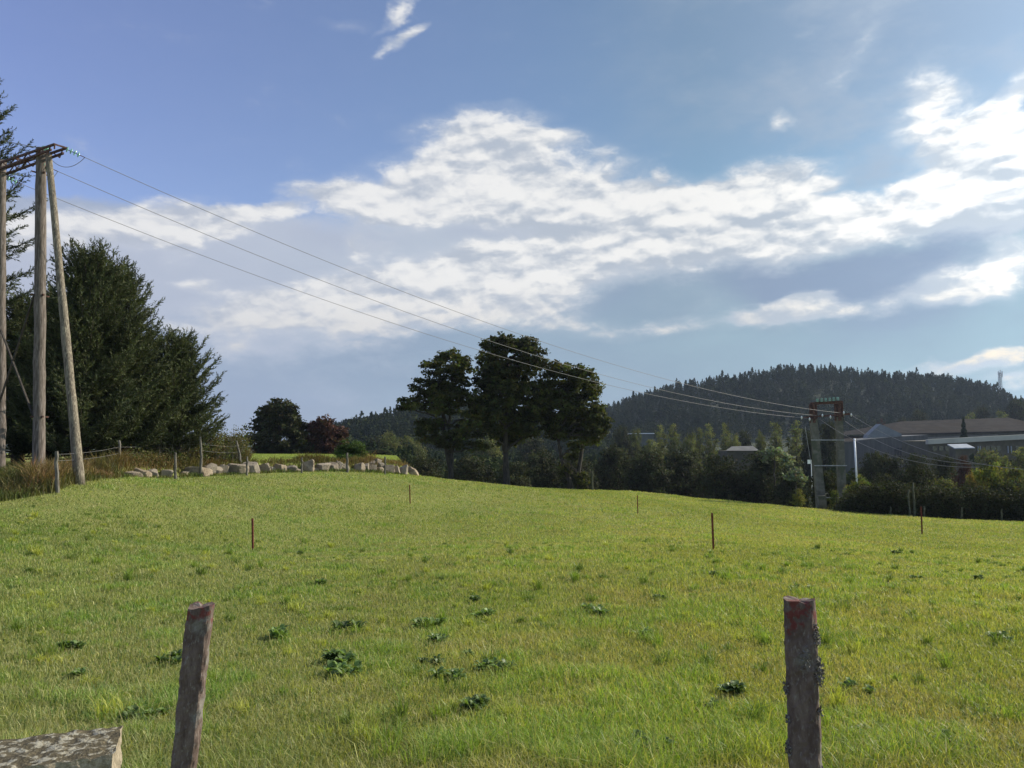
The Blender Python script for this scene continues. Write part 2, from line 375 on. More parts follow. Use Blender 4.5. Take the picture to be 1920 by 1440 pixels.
# skylines of the wooded hills: photo px,py of the ground on the ridge
RIDGES = [  # distance, width, [(px,py)]
 (640, 150, [(1000,820),(1080,800),(1140,785),(1200,764),(1265,745),(1330,735),(1400,725),(1480,711),(1560,714),(1640,722),(1760,728),(1820,738),(1870,750),(1900,768),(1960,792),(2300,800),(3000,830)]),
 (420, 80, [(560,850),(640,832),(690,812),(740,804),(790,795),(850,790),(950,800),(1050,822),(1120,845),(1200,870)]),
 (1500, 300, [(-1500,800),(0,800),(440,838),(560,826),(640,817),(700,812),(900,815),(1300,800),(2000,790),(3500,780)]),
]
def wob(x, y):
    return .5*np.sin(x*.35+1.1)*np.cos(y*.29) + .3*np.sin(x*.11+y*.17+2) + .2*np.sin(x*.9-y*.7)
def H(x, y):
    x = np.asarray(x, float); y = np.asarray(y, float)
    ye = np.maximum(y, 2.0)
    px = np.clip(960 + F*x/ye, -900, 3200)
    D = crest_D(px)
    yc = np.minimum(y, D); sc = yc/np.where(np.abs(y) < 1e-6, 1e-6, y)
    sc = np.where(y > D, sc, 1.0)
    near = np.clip(np.hypot(x, y)/60.0, 1, None)
    xs = np.where(y > 2, x*sc, x/near); ys = np.where(y > 2, yc, y/near)
    z0 = tps(xs, ys) + .05*wob(xs*1.3, ys*1.3)*sst(np.hypot(xs, ys), 3, 12)
    over = np.maximum(y-D, 0)
    T = (CAMZ - z0)/np.maximum(D, 1)
    fall = z0 - T*over - np.minimum(.004*over**2, .09*over)
    fall = np.maximum(fall, FLOOR + .25*wob(x*.05, y*.05))
    # terrace held by the boulder wall, bank under the firs
    rise = .52*sst(over, .5, 1.3)*sst(px, 205, 240) + .45*sst(over, 0, 6)*(1-sst(px, 205, 240))
    terr = z0 + rise - .010*np.minimum(over, 48)*sst(px, 300, 500) - .09*np.maximum(over-55, 0)
    terr = np.maximum(terr, FLOOR)
    t = 1 - sst(px, 742, 800)
    z = np.where(over > 0, t*terr + (1-t)*fall, z0)
    for dist, wd, prof in RIDGES:
        pr = np.array(prof, float); py = np.interp(px, pr[:,0], pr[:,1])
        zr = CAMZ + dist*(825-py)/F*1.005
        if prof[0][0] > -1000: env = sst(px, pr[0,0]-60, pr[0,0]+60)
        else: env = 1.0
        b = np.exp(-((y-dist)/wd)**2)
        z = np.where(y > 200, np.maximum(z, FLOOR + (zr-FLOOR)*b*env), z)
    return z
def ground_pt(px, Y, dz=0.0):
    x = (px-960)/F*Y   # close enough: pitch hardly matters at the horizon
    x = at(px, 880, Y)[0]
    return np.array([x, Y, float(H(x, Y)) + dz])

def build_ground():
    th = np.concatenate([np.arange(-180, -48, 3.0), np.arange(-48, 48, .2), np.arange(48, 180.1, 3.0)])
    rr = np.concatenate([[0.02], np.geomspace(.6, 12, 60), np.geomspace(12.2, 90, 170), np.geomspace(91, 2200, 120)])
    A, B = np.meshgrid(np.radians(th), rr)
    x = B*np.sin(A); y = B*np.cos(A)
    z = H(x, y)
    v = np.stack([x, y, z], -1).reshape(-1, 3)
    nr, nt = B.shape
    i = np.arange(nr-1)[:,None]*nt; j = np.arange(nt-1)[None]
    q = np.stack([i+j, i+nt+j, i+nt+j+1, i+j+1], -1).reshape(-1, 4)
    m, T = newmat('meadow')
    g = T.n('ShaderNodeNewGeometry'); Pp = g.outputs['Position']
    s = T.n('ShaderNodeSeparateXYZ'); T.l(Pp, s.inputs[0])
    n1 = T.noise(Pp, .16, 5, .6, .6); n2 = T.noise(Pp, 1.3, 6, .65); n3 = T.noise(Pp, 14, 5, .7)
    c = T.mix(T.step(n1, .38, .62), (.165,.195,.045), (.215,.225,.06))
    c = T.mix(T.math('MULTIPLY', T.step(n2, .5, .68), .55), c, (.26,.225,.085))
    c = T.mix(T.math('MULTIPLY', T.step(n3, .5, .72), .6), c, (.085,.115,.03))
    far = T.step(s.outputs[1], 95, 140)
    c = T.mix(far, c, (.040,.050,.028))
    out_principled(T, c, .9, .15, T.noise(Pp, 22, 6, .75), .8, .05)
    o = mesh_obj('ground', v, q, m, smooth=True); tag(o, 'rolling pasture running down to a valley and wooded hills', kind='structure')
build_ground()

# ------------------------------------------------------------------ grass
def value_noise(x, y, s, seed):
    r = np.random.default_rng(seed); tab = r.random((64, 64))
    gx = x/s; gy = y/s; i = np.floor(gx).astype(int); j = np.floor(gy).astype(int)
    fx = gx-i; fy = gy-j; fx = fx*fx*(3-2*fx); fy = fy*fy*(3-2*fy)
    t = lambda a, b: tab[a % 64, b % 64]
    return (t(i,j)*(1-fx)+t(i+1,j)*fx)*(1-fy) + (t(i,j+1)*(1-fx)+t(i+1,j+1)*fx)*fy
def blades(x, y, h, w, lean, z=None, rr=rng):
    """five-vertex bent blades: quad + triangle"""
    n = len(x); z = H(x, y) if z is None else z
    a = rr.random(n)*2*pi; la = a + rr.normal(0, .8, n) + pi/2
    bx, by = np.cos(a)*w/2, np.sin(a)*w/2
    lx, ly = np.cos(la)*lean*h, np.sin(la)*lean*h
    v = np.empty((n, 5, 3))
    v[:,0] = np.stack([x-bx, y-by, z-.01], -1); v[:,1] = np.stack([x+bx, y+by, z-.01], -1)
    mx, my, mz = x+lx*.35, y+ly*.35, z+h*.6
    v[:,2] = np.stack([mx+bx*.8, my+by*.8, mz], -1); v[:,3] = np.stack([mx-bx*.8, my-by*.8, mz], -1)
    v[:,4] = np.stack([x+lx, y+ly, z+h*np.sqrt(np.maximum(1-lean**2*.5, .2))], -1)
    b = np.arange(n)[:,None]*5
    return v.reshape(-1, 3), b+np.array([[0,1,2,3]]), b+np.array([[3,2,4]])
def field_points(n, y0, y1, power=1.0, margin=1.18):
    u = rng.random(n)
    Y = (y0**power + u*(y1**power-y0**power))**(1/power)
    px = rng.uniform(-960*margin, 960*margin, n)+960
    X = (px-960)/F*Y
    return X, Y, px
def build_grass():
    VV = []; QQ = []; TT = []; CC = []; off = 0
    for n, y0, y1, pw, h0, w0 in ((1050000, 2.5, 70, .30, .050, .0042),):
        X, Y, px = field_points(n, y0, y1, pw)
        D = crest_D(px); k = (Y < D+.5); X, Y, px = X[k], Y[k], px[k]; n = len(X)
        p1 = value_noise(X, Y, 2.3, 1)*.6 + value_noise(X, Y, .8, 2)*.4
        p2 = value_noise(X, Y, 1.5, 3)*.55 + value_noise(X, Y, .45, 4)*.45
        p3 = value_noise(X, Y, .28, 5); p4 = value_noise(X, Y, 1.1, 6)*.6 + value_noise(X, Y, .35, 7)*.4; p5 = value_noise(X, Y, 5.5, 8)
        h = h0*(0.55 + .9*p1**1.5 + .5*p3)*rng.uniform(.55, 1.35, n)
        h *= 1 + .9*(sst(-Y, -5.0, -3.4))
        tall = rng.random(n) < .006; h = np.where(tall, h*2.0, h)
        w = (.0018+.00062*Y)*rng.uniform(.6, 1.3, n); h = h*(1+.004*Y)
        green = np.array([.70,.86,.66]); yel = np.array([1.12,1.05,.95]); dry = np.array([1.06,.92,1.15]); dk = np.array([.34,.52,.42])
        dryk = sst(p2*.65+p5*.35, .44, .62)*.95
        c = green[None]*(1-p1[:,None]) + yel[None]*p1[:,None]
        c = c*(1-dryk[:,None]) + (dry*.82)[None]*dryk[:,None]
        lush = sst(p4, .58, .75)[:,None]; c = c*(1-lush) + np.array([.70,.90,.58])[None]*lush; h = h*(1+.5*lush[:,0])
        rd = rng.random(n)
        c = np.where((rd < .27)[:,None], dry[None]*rng.uniform(.8, 1.35, n)[:,None], c)
        c = np.where((rd > .84)[:,None], dk[None], c)
        # greener towards the left, yellower to the right
        gx = sst(px, 300, 1500)[:,None]
        c = c*(np.array([.80,.93,.95])*(1-gx) + np.array([1.01,1.05,.85])*gx)
        c *= rng.uniform(.82, 1.18, n)[:,None]*(.82+.36*p5)[:,None]
        v, q, t = blades(X, Y, h, w, rng.uniform(.2, 1.15, n))
        VV.append(v); QQ.append(q+off); TT.append(t+off); CC.append(np.repeat(c, 5, axis=0)); off += len(v)
    m = 1500; X, Y, px = field_points(m, 2.8, 24, .8); k = (Y < crest_D(px)-1) & (rng.random(m) < .75); X, Y = X[k], Y[k]; m = len(X); nb = 55
    rad = rng.uniform(.03, .11, m); hh = rng.uniform(.05, .10, m)*(1+.9*(rng.random(m) < .2)); kind = rng.random(m)
    cb = np.where((kind < .45)[:,None], np.array([.60,.82,.50]), np.where((kind < .75)[:,None], np.array([.42,.58,.40]), np.array([1.05,1.12,.70])))
    a = rng.random(m*nb)*2*pi; rr_ = np.repeat(rad, nb)*np.sqrt(rng.random(m*nb)); X2 = np.repeat(X, nb)+np.cos(a)*rr_; Y2 = np.repeat(Y, nb)+np.sin(a)*rr_
    v, q, t = blades(X2, Y2, np.repeat(hh, nb)*rng.uniform(.6,1.25,m*nb), (.0025+.0006*Y2)*rng.uniform(.7,1.3,m*nb), rng.uniform(.2,1.1,m*nb))
    c = np.repeat(cb, nb, 0)*rng.uniform(.7,1.3,(m*nb,1)); VV.append(v); QQ.append(q+off); TT.append(t+off); CC.append(np.repeat(c, 5, axis=0)); off += len(v)
    n = 900; X, Y, px = field_points(n, 2.8, 15, .8); v, q, t = blades(X, Y, rng.uniform(.11,.21,n), np.full(n, .0035), rng.uniform(.2,.9,n))   # seed stalks
    c = np.array([1.15,1.05,1.5])[None]*rng.uniform(.6,1.2,(n,1)); VV.append(v); QQ.append(q+off); TT.append(t+off); CC.append(np.repeat(c, 5, axis=0)); off += len(v)
    n = 5200; X, Y, px = field_points(n, 2.8, 40, .7); k = Y < crest_D(px)-1; X, Y = X[k], Y[k]; n = len(X)   # pale flecks: dead tips, clover heads
    v, q, t = blades(X, Y, rng.uniform(.02,.06,n), (.005+.0005*Y)*rng.uniform(.6,1.3,n), rng.uniform(.6,1.3,n), z=H(X, Y)+rng.uniform(.0,.03,n))
    c = np.array([1.9,1.75,2.4])[None]*rng.uniform(.6,1.2,(n,1)); VV.append(v); QQ.append(q+off); TT.append(t+off); CC.append(np.repeat(c, 5, axis=0)); off += len(v)
    o = mesh_obj('grass', np.vstack(VV), [np.vstack(QQ), np.vstack(TT)], M['grass'], tint=np.vstack(CC))
    tag(o, 'short meadow grass, green with straw-coloured patches', 'grass', kind='stuff')
build_grass()

# long dry grass on the bank under the firs and on the wall
def build_rough():
    VV = []; QQ = []; TT = []; CC = []; off = 0
    def patch(n, px0, px1, o0, o1, hh, w, cl, pk=1.0):
        nonlocal off
        px = rng.uniform(px0, px1, n); D = crest_D(px); Y = D + rng.uniform(o0, o1, n); X = (px-960)/F*Y
        p = value_noise(X, Y, .9, 11)*value_noise(X, Y, 2.2, 12)*2
        h = hh*(.35+p)*rng.uniform(.5, 1.2, n)
        v, q, t = blades(X, Y, h, np.full(n, w), rng.uniform(.1, .9, n))
        c = np.array(cl)[None]*rng.uniform(.6, 1.35, n)[:,None]*(1+rng.normal(0, .08, (n, 3)))
        VV.append(v); QQ.append(q+off); TT.append(t+off); CC.append(np.repeat(c, 5, axis=0)); off += len(v)
    patch(24000, -220, 235, -.6, 9, .40, .03, (.75,.88,.70))
    patch(4500, 60, 215, .0, 3, .62, .03, (1.25,1.15,1.1))
    patch(2500, 235, 770, -.25, .35, .22, .03, (.8,1.1,.7))
    patch(3000, 235, 770, .7, 1.6, .40, .03, (1.0,1.0,.8))
    patch(16000, 225, 470, 1.0, 7, .55, .03, (1.1,1.0,.9))
    patch(5000, 215, 300, 1.2, 6, .7, .03, (1.1,1.0,.9))
    patch(2600, 690, 770, 1.6, 5, .75, .04, (1.35,1.15,1.0))
    patch(2000, 540, 700, 1.2, 2.5, .35, .04, (1.2,1.05,.9))
    o = mesh_obj('dry_grass', np.vstack(VV), [np.vstack(QQ), np.vstack(TT)], M['straw'], tint=np.vstack(CC))
    tag(o, 'long brown uncut grass on the bank and behind the boulders', 'grass', kind='stuff')
    # green turf on the terrace behind the wall
    n = 60000; px = rng.uniform(400, 790, n); Y = crest_D(px)+rng.uniform(1.1, 55, n)**1.0; X = (px-960)/F*Y
    v, q, t = blades(X, Y, .10*rng.uniform(.5,1.4,n), np.full(n, .05), rng.uniform(.1,.9,n))
    c = np.array([.85,1.0,.8])[None]*rng.uniform(.6,1.3,n)[:,None]
    o = mesh_obj('turf', v, [q, t], M['grass'], tint=np.repeat(c, 5, axis=0)); tag(o, 'green pasture on the terrace above the boulder wall', 'grass', kind='stuff')
build_rough()

# ------------------------------------------------------------------ foliage builders
def unit(v): return v/(np.linalg.norm(v, axis=-1, keepdims=True)+1e-12)
def leaf_quads(P, size, up=.5, rr=rng, aspect=1.0, outward=None):
    """diamond leaves at P, normals leaning upward (up) / outward"""
    n = len(P); nrm = rr.normal(0, 1, (n, 3)); nrm = unit(nrm); nrm[:,2] += up
    if outward is not None: nrm += outward
    nrm = unit(nrm); a = unit(np.cross(nrm, rr.normal(0, 1, (n, 3)))); b = np.cross(nrm, a)
    s = (size*rr.uniform(.6, 1.3, n))[:,None]
    v = np.stack([P-a*s*.5, P+b*s*.38*aspect+nrm*s*.08, P+a*s*.5, P-b*s*.38*aspect+nrm*s*.08], 1)
    return v.reshape(-1, 3), np.arange(n*4).reshape(-1, 4)
def crown_mesh(name, lobes, mat, parent, leaf=.26, per=60, clump=.55, dens=1.0, rr=rng, tintv=.25, flat=.6, lo=.35):
    """lobes: (cx,cy,cz,rx,ry,rz). Leaf clumps spread in the outer part of each lobe."""
    C = []; W_ = []
    for (cx, cy, cz, rx, ry, rz) in lobes:
        area = (rx*ry+ry*rz+rx*rz)*4/3*pi/ (clump**2)
        k = max(6, int(area*.42*dens))
        d = unit(rr.normal(0, 1, (k, 3))); r = rr.uniform(lo, 1.0, k)**.55
        r *= 1 + np.clip(rr.normal(0, .11, k), -.3, .17)
        C.append(np.array([cx, cy, cz]) + d*r[:,None]*np.array([rx, ry, rz])); W_.append(d)
    C = np.vstack(C); Dn = np.vstack(W_); k = len(C)
    cs = clump*rr.uniform(.55, 1.25, k)
    P = np.repeat(C, per, axis=0) + np.clip(rr.normal(0, .5, (k*per, 3)), -1.1, 1.1)*np.repeat(cs, per)[:,None]*np.array([1, 1, flat])
    ct = np.repeat(1 + rr.normal(0, tintv, k), per)[:,None]*(1+rr.normal(0, .10, (k*per, 3)))
    v, q = leaf_quads(P, leaf, .55, rr, outward=np.repeat(Dn, per, axis=0)*.55)
    o = mesh_obj(name, v, q, mat, parent, tint=np.repeat(np.clip(ct, .35, 2.2), 4, axis=0))
    return o, C
def curve_pts(p0, p1, n=6, bend=0.0, rr=rng, wig=.03):
    p0 = np.asarray(p0, float); p1 = np.asarray(p1, float); t = np.linspace(0, 1, n)[:,None]
    L = np.linalg.norm(p1-p0); pts = p0 + (p1-p0)*t
    pts[:,2] += bend*L*np.sin(t[:,0]*pi)
    pts[1:-1] += rr.normal(0, wig*L, (n-2, 3)); return pts
def limb_mesh(parent, base, forks, C, r0, mat, name='trunk', rr=rng, twigs=.35, lobes=None, top=None):
    """trunk(s) from base through forks, limbs to the lobes, twigs to clumps"""
    mb = MB()
    prev = np.asarray(base, float); rp = r0; nodes = [prev]
    for i, f in enumerate(forks):
        f = np.asarray(f, float); pts = curve_pts(prev, f, 6, 0, rr, .012); rn = rp*.82
        mb.tube(pts, np.linspace(rp*(1.35 if i == 0 else 1), rn, 6), 9); rp = rn; prev = f; nodes.append(f)
    nodes = np.array(nodes[1:]); ends = []
    for (cx, cy, cz, rx, ry, rz) in lobes:
        c = np.array([cx, cy, cz-rz*.25]); cand = nodes[nodes[:,2] < cz+.1] if (nodes[:,2] < cz+.1).any() else nodes[:1]
        st = cand[np.argmin(np.linalg.norm(cand-c, axis=1)*(1+.0*cand[:,2]))]
        pts = curve_pts(st, c, 7, .06, rr, .03); mb.tube(pts, np.linspace(r0*.5, r0*.16, 7), 6); ends.append(pts)
        for s in range(3):
            d = unit(rr.normal(0, 1, 3)); d[2] = abs(d[2])*.6
            q = curve_pts(pts[rr.integers(3, 6)], c + d*np.array([rx, ry, rz])*.8, 5, .05, rr, .04); mb.tube(q, np.linspace(r0*.18, r0*.05, 5), 5); ends.append(q)
    E = np.vstack(ends)
    idx = rr.random(len(C)) < twigs
    for c in C[idx]:
        st = E[np.argmin(((E-c)**2).sum(1))]
        if np.linalg.norm(st-c) < .25: continue
        mb.tube(curve_pts(st, c, 4, .05, rr, .05), np.linspace(r0*.09, r0*.03, 4), 4, cap=False)
    return mb.build(name, mat, parent, smooth=True)

def traced_lobes(lst, Y, base, rr, dy=.8):
    """photo-pixel ellipses -> lobes in the tree's own frame"""
    L = []
    for (px, py, rx, ry) in lst:
        p = at(px, py, Y); s = Y/F
        L.append((p[0]-base[0], rr.normal(0, dy), p[2]-base[2], rx*s, max(rx, ry)*s*.95, ry*s))
    return L

# ---- the three big trees in the middle
def big_tree(label, px, Y, lobes_px, seed, forks_px, r0, leaf=.25, dens=1.0, shr=.86, per=36, stem=None):
    lobes_px = [(a, b, c*shr, d*shr) for a, b, c, d in lobes_px]
    rr = np.random.default_rng(seed); base = ground_pt(px, Y, -.1)
    e = empty('broadleaf_tree', base, label, 'tree', 'the three tall trees at the field edge')
    L = traced_lobes(lobes_px, Y, base, rr, 1.0)
    o, C = crown_mesh('crown', L, M['syc'], e, leaf, per, .43, dens, rr, .30, .50, .2)
    fk = []
    for (fx, fy) in forks_px:
        p = at(fx, fy, Y); fk.append(p-base)
    limb_mesh(e, (0,0,-.2), fk, C, r0, M['bark'], rr=rr, lobes=[l for l in L if l[2] > 3.2], twigs=.5)
    if stem:
        sp_ = [at(a, b, Y)-base for a, b in stem]; MB().tube(np.array(sp_), np.linspace(r0*1.0, r0*.45, len(sp_)), 8).build('trunk', M['bark'], e, smooth=True)
    return e
big_tree('leftmost of the three tall trees, airy crown with a low side branch', 845, 66,
 [(840,670,40,22),(866,690,30,24),(812,692,30,24),(845,715,44,30),(835,745,40,26),(800,728,34,22),(775,756,30,16),(870,745,34,30),(825,765,44,20),(880,780,34,24),(812,795,38,18),(862,808,30,20),(895,805,30,18),(893,838,24,14),(800,735,20,16),(840,825,40,20),(800,815,30,18),(835,735,34,24),(905,760,18,24),(762,764,16,8)], 3,
 [(846,850),(842,800),(846,760),(848,720),(850,690)], .20, dens=.82, shr=.86, per=38, stem=[(848,900),(838,850),(832,800),(830,760),(822,720)])
big_tree('tallest of the three tall trees, in the middle with a dense domed crown', 950, 68,
 [(945,650,48,22),(985,648,30,20),(912,668,22,18),(950,690,60,34),(1000,680,30,30),(915,712,30,24),(945,740,54,32),(995,735,38,36),(920,775,36,24),(975,780,44,30),(1010,770,26,30),(950,810,34,18),(912,752,18,18),(985,812,28,14),(930,808,22,14),(955,826,30,12)], 4,
 [(948,850),(948,800),(950,760),(952,720),(952,680)], .27, dens=1.3, shr=.91)
big_tree('rightmost of the three tall trees, forked, wide crown bulging to the right', 1072, 69,
 [(1050,695,34,18),(1085,705,30,18),(1040,725,40,30),(1090,735,42,30),(1112,725,20,24),(1060,765,50,30),(1105,770,32,30),(1120,795,24,28),(1035,790,30,24),(1085,800,44,26),(1050,815,26,18),(1110,815,28,20),(1024,755,22,24),(1078,855,14,14),(1062,885,13,20),(1086,900,11,18),(1080,835,18,12)], 5,
 [(1066,895),(1052,860),(1046,820),(1070,760),(1075,725)], .22, dens=1.3, shr=.91, stem=[(1088,925),(1084,890),(1090,850),(1096,810),(1104,770)])

# ---- the two trees beyond the terrace
def far_tree(label, px, Y, lobes_px, seed, mat, leaf, base_py, r0=.3, cat='tree', name='broadleaf_tree', clump=.6, per=46, group='trees beyond the boulder wall', trunk=True, dens=1.0, base=None):
    rr = np.random.default_rng(seed); base = at(px, base_py, Y) if base is None else base
    e = empty(name, base, label, cat, group)
    L = traced_lobes(lobes_px, Y, base, rr, .6)
    o, C = crown_mesh('crown' if cat == 'tree' else 'foliage', L, mat, e, leaf, per, clump, dens, rr, .22, .6, .2)
    zs = min(l[2] for l in L); zt = max(l[2] for l in L)
    limb_mesh(e, (0,0,-.3), [(0,0,max(.5, zs*.8)), (.1,0,(zs+zt)/2), (0,0,zt*.9)], C, r0, M['bark'], name='trunk' if cat == 'tree' else 'stems', rr=rr, lobes=L, twigs=.3)
    return e
far_tree('large green round-crowned tree above the terrace, left of the dark red tree', 522, 96,
 [(525,765,28,18),(500,775,22,16),(548,785,20,20),(495,795,26,18),(530,800,34,24),(560,810,16,20),(500,825,32,20),(545,832,32,20),(520,845,40,14),(482,805,14,10),(567,840,14,12),(490,842,18,12)], 21, M['dark'], .36, 866)
far_tree('dark red copper-leaved tree just right of the large round green tree', 606, 98,
 [(608,795,20,14),(590,805,20,14),(628,808,20,16),(640,815,12,10),(600,825,34,20),(625,835,22,20),(585,840,24,20),(605,850,38,14)], 22, M['copper'], .36, 868)
far_tree('low rounded green broom bush behind a pale fence post on the wall', 662, 52,
 [(660,842,22,17),(645,852,16,18),(676,852,16,17),(660,864,28,13)], 23, M['broom'], .10, 872, .05, 'bush', 'broom_bush', .32, 120, 'bushes by the boulder wall')

# ------------------------------------------------------------------ firs on the left
def fir(label, px, Y, top_py, halfw, seed, top_ok=True, shape=.75, low=.4, nb=130, droop=-.12, base_z=None, lean=0.0, group='firs on the left edge of the field'):
    rr = np.random.default_rng(seed); x = at(px, 860, Y)[0]; bz = float(H(x, Y))
    base = np.array([x, Y, bz-.1]); top = at(px, top_py, Y)[2]-bz
    e = empty('fir_tree', base, label, 'tree', group)
    tr = MB(); tp = curve_pts((0,0,-.3), (lean,0,top*.97), 9, 0, rr, .004); tr.tube(tp, np.linspace(.24+.012*top, .03, 9), 8)
    SP = []; SD = []; SL = []
    for i in range(nb):
        u = (i+rr.random())/nb; h = low + (top-low)*u**.92
        f = 1-h/top
        prof = (1-(1-f)**1.0)**shape if f < 1 else 1
        L = halfw*prof*rr.uniform(.58, 1.16) + .15
        a = i*2.39996 + rr.normal(0, .3); el_ = droop + .75*(1-f)**2 + rr.normal(0, .08)
        d = np.array([cos(a)*cos(el_), sin(a)*cos(el_), sin(el_)])
        c0 = np.array([lean*h/top, 0, h]); n = 7; t = np.linspace(0, 1, n)
        pts = c0 + d[None]*L*t[:,None]; pts[:,2] += L*(.22*t**2.2 - .06*np.sin(t*pi))
        tr.tube(pts, np.linspace(.018+.008*L, .006, n), 4, cap=False)
        nt_ = max(5, int(L*9)); side = unit(np.cross(d, (0,0,1)))
        for k in range(nt_):
            s = .18 + .82*(k+rr.random())/nt_; p = c0 + d*L*s; p[2] += L*(.22*s**2.2 - .06*sin(s*pi))
            sg = 1 if k % 2 else -1; tl = (.30+.42*L*(1-s)*.55)*rr.uniform(.6, 1.2)
            dd = unit(d*(.75+.4*s) + side*sg*rr.uniform(.3,1.0) + np.array([0,0,rr.normal(.10,.22)]))
            m = max(2, int(tl/.13))
            for w in range(m):
                q = p + dd*tl*(w/m); SP.append(q); SD.append(unit(dd + rr.normal(0, .40, 3) + np.array([0,0,.34]))); SL.append(.30*rr.uniform(.7,1.3))
        SP.append(c0+d*L+np.array([0,0,L*.22])); SD.append(unit(d+np.array([0,0,.5]))); SL.append(.4)
    for w in range(14):
        SP.append(np.array([lean,0,top*(.93+.005*w)])); SD.append(unit(np.array([rr.normal(0,.4),rr.normal(0,.4),1.0]))); SL.append(.4)
    SP = np.array(SP); SD = np.array(SD); SL = np.array(SL); n = len(SP); nn = 9
    # every shoot: narrow needle sprays angled forward round its axis
    t = np.tile(np.linspace(0, .92, nn), n); P = np.repeat(SP, nn, 0) + np.repeat(SD, nn, 0)*(np.repeat(SL, nn)*t)[:,None]
    rd = unit(np.cross(np.repeat(SD, nn, 0), rr.normal(0, 1, (n*nn, 3))))
    nd = unit(np.repeat(SD, nn, 0)*.85 + rd*.75); ln = .13*rr.uniform(.7, 1.3, n*nn)
    sd_ = unit(np.cross(nd, rr.normal(0, 1, (n*nn, 3))))*.024
    v = np.stack([P-sd_, P+sd_, P+nd*ln[:,None]], 1).reshape(-1, 3); f = np.arange(len(v)).reshape(-1, 3)
    tint = np.repeat(np.repeat(1+rr.normal(0, .25, n), nn)[:,None]*(1+rr.normal(0, .06, (n*nn, 3))), 3, 0)
    mesh_obj('foliage', v, f, M['fir'], e, tint=np.clip(tint, .4, 2))
    tr.build('trunk', M['bark'], e, smooth=True)
    return e
fir('very tall fir cut by the left edge of the photo, branches behind the pylon', -62, 37, 165, 3.2, 31, nb=120, shape=.32, low=1.0, droop=.05)
fir('tall bushy fir rising behind the slanting pale strut of the pylon', 152, 35, 492, 3.4, 32, nb=210, shape=.40, droop=.25)
fir('lower spreading fir at the right end of the group, above the brambles', 330, 38.6, 650, 2.5, 33, nb=150, shape=.40, droop=.28, low=.7)
fir('dark fir half hidden behind the upright pylon poles', 34, 39, 580, 3.2, 34, nb=200, shape=.4, droop=.1)
fir('second bushy fir just right of the tallest bushy one, its shoulder lower', 216, 36.5, 530, 3.0, 35, nb=200, shape=.36, droop=.25)
fir('low fir filling the gap above the bent leaning post', 262, 40, 660, 2.8, 37, nb=120, shape=.4, droop=.2)
fir('narrow fir with a low top, behind the foot of the pale strut', 100, 41, 570, 3.2, 36, nb=180, shape=.4, droop=.15)

# ------------------------------------------------------------------ left pylon (wooden portal)
GL = 'pylon poles'
PY = 29.0; Ptop = at(77, 284, PY); xb = at(74, 875, PY)[0]; Pb = np.array([xb, PY, float(H(xb, PY))])
Ltop = at(3, 306, PY+1.8); xl = at(1, 875, PY+1.8)[0]; Lb = np.array([xl, PY+1.8, float(H(xl, PY+1.8))])
pyl = empty('power_pylon', (Pb+Lb)/2, 'tall wooden pylon with a rusty lattice crossarm and a slanting pale strut', 'pylon')
O = np.array(pyl.location)
def pole(name, p0, p1, r0, r1, mat, parent, seed=0, org=O, k=14):
    rr = np.random.default_rng(seed); n = 26; t = np.linspace(0, 1, n)[:,None]
    pts = (np.asarray(p0)-org)*(1-t) + (np.asarray(p1)-org)*t; pts[1:-1] += rr.normal(0, .006, (n-2, 3))
    rad = np.linspace(r0, r1, n)*(1+rr.normal(0, .025, n))
    return MB().tube(pts, rad, k).build(name, mat, parent, smooth=True)
armd = unit(Ptop-Ltop); armd[2] = 0; armd = unit(armd); perp = np.array([-armd[1], armd[0], 0.0])
pole('pole', Pb-[0,0,.3], Ptop+[0,0,.12], .215, .185, M['pole'], pyl, 1, k=18)
pole('pole', Lb-[0,0,.3], Ltop+[0,0,.10], .20, .16, M['pole'], pyl, 3)
fx = at(151, 893, PY-1.6); fx[2] = float(H(fx[0], fx[1]))-.1
pole('strut', fx, at(91, 290, PY-.25), .175, .11, M['strut'], pyl, 4)
# lattice crossarm: two trusses either side of the poles
a0 = Ltop - armd*1.5 + [0,0,-.05]; a1 = at(114, 274, PY-.75)
arm = MB()
dirA = unit(a1-a0); LA = np.linalg.norm(a1-a0)
for sgn in (-1, 1):
    o_ = perp*.22*sgn
    arm.bar(a0+o_-O, a1+o_-O, .06, .08); 
    arm.bar(a0+o_-O-[0,0,.30], a1+o_-O-[0,0,.16]-dirA*.25, .06, .08)
    n = 12
    for i in range(n):
        s0 = i/n*LA; s1 = (i+1)/n*LA
        pa = a0+dirA*s0+o_-O-[0,0,.30 if i % 2 else .0]; pb = a0+dirA*min(s1, LA-.3)+o_-O-[0,0,.0 if i % 2 else .28]
        arm.bar(pa, pb, .035, .035)
for s in (0, .25, .5, .75, 1.0):
    c = a0+dirA*LA*s-O; arm.bar(c-perp*.24, c+perp*.24, .05, .05)
arm.bar(a1-perp*.22-O, a1-perp*.22-O-[0,0,.18], .04, .04)
arm.build('crossarm', M['rust'], pyl)
br = MB(); m1 = Pb*(1-.55)+Ptop*.55; m2 = Lb*(1-.50)+Ltop*.50
for A_, B_ in ((m1, Lb*(1-.18)+Ltop*.18), (m2, Pb*(1-.18)+Ptop*.18)):
    b_ = MB().bar(A_-O-perp*.2, B_-O-perp*.2, .06, .06); b_.build('brace', M['bark'], pyl)
for t_ in (.93, .55, .18):
    cl_ = MB(); c = Pb*(1-t_)+Ptop*t_-O; cl_.bar(c-armd*.3, c+armd*.28, .05, .07); cl_.bar(c-perp*.33, c+perp*.33, .04, .05); cl_.build('bolt_clamp', M['rust'], pyl)
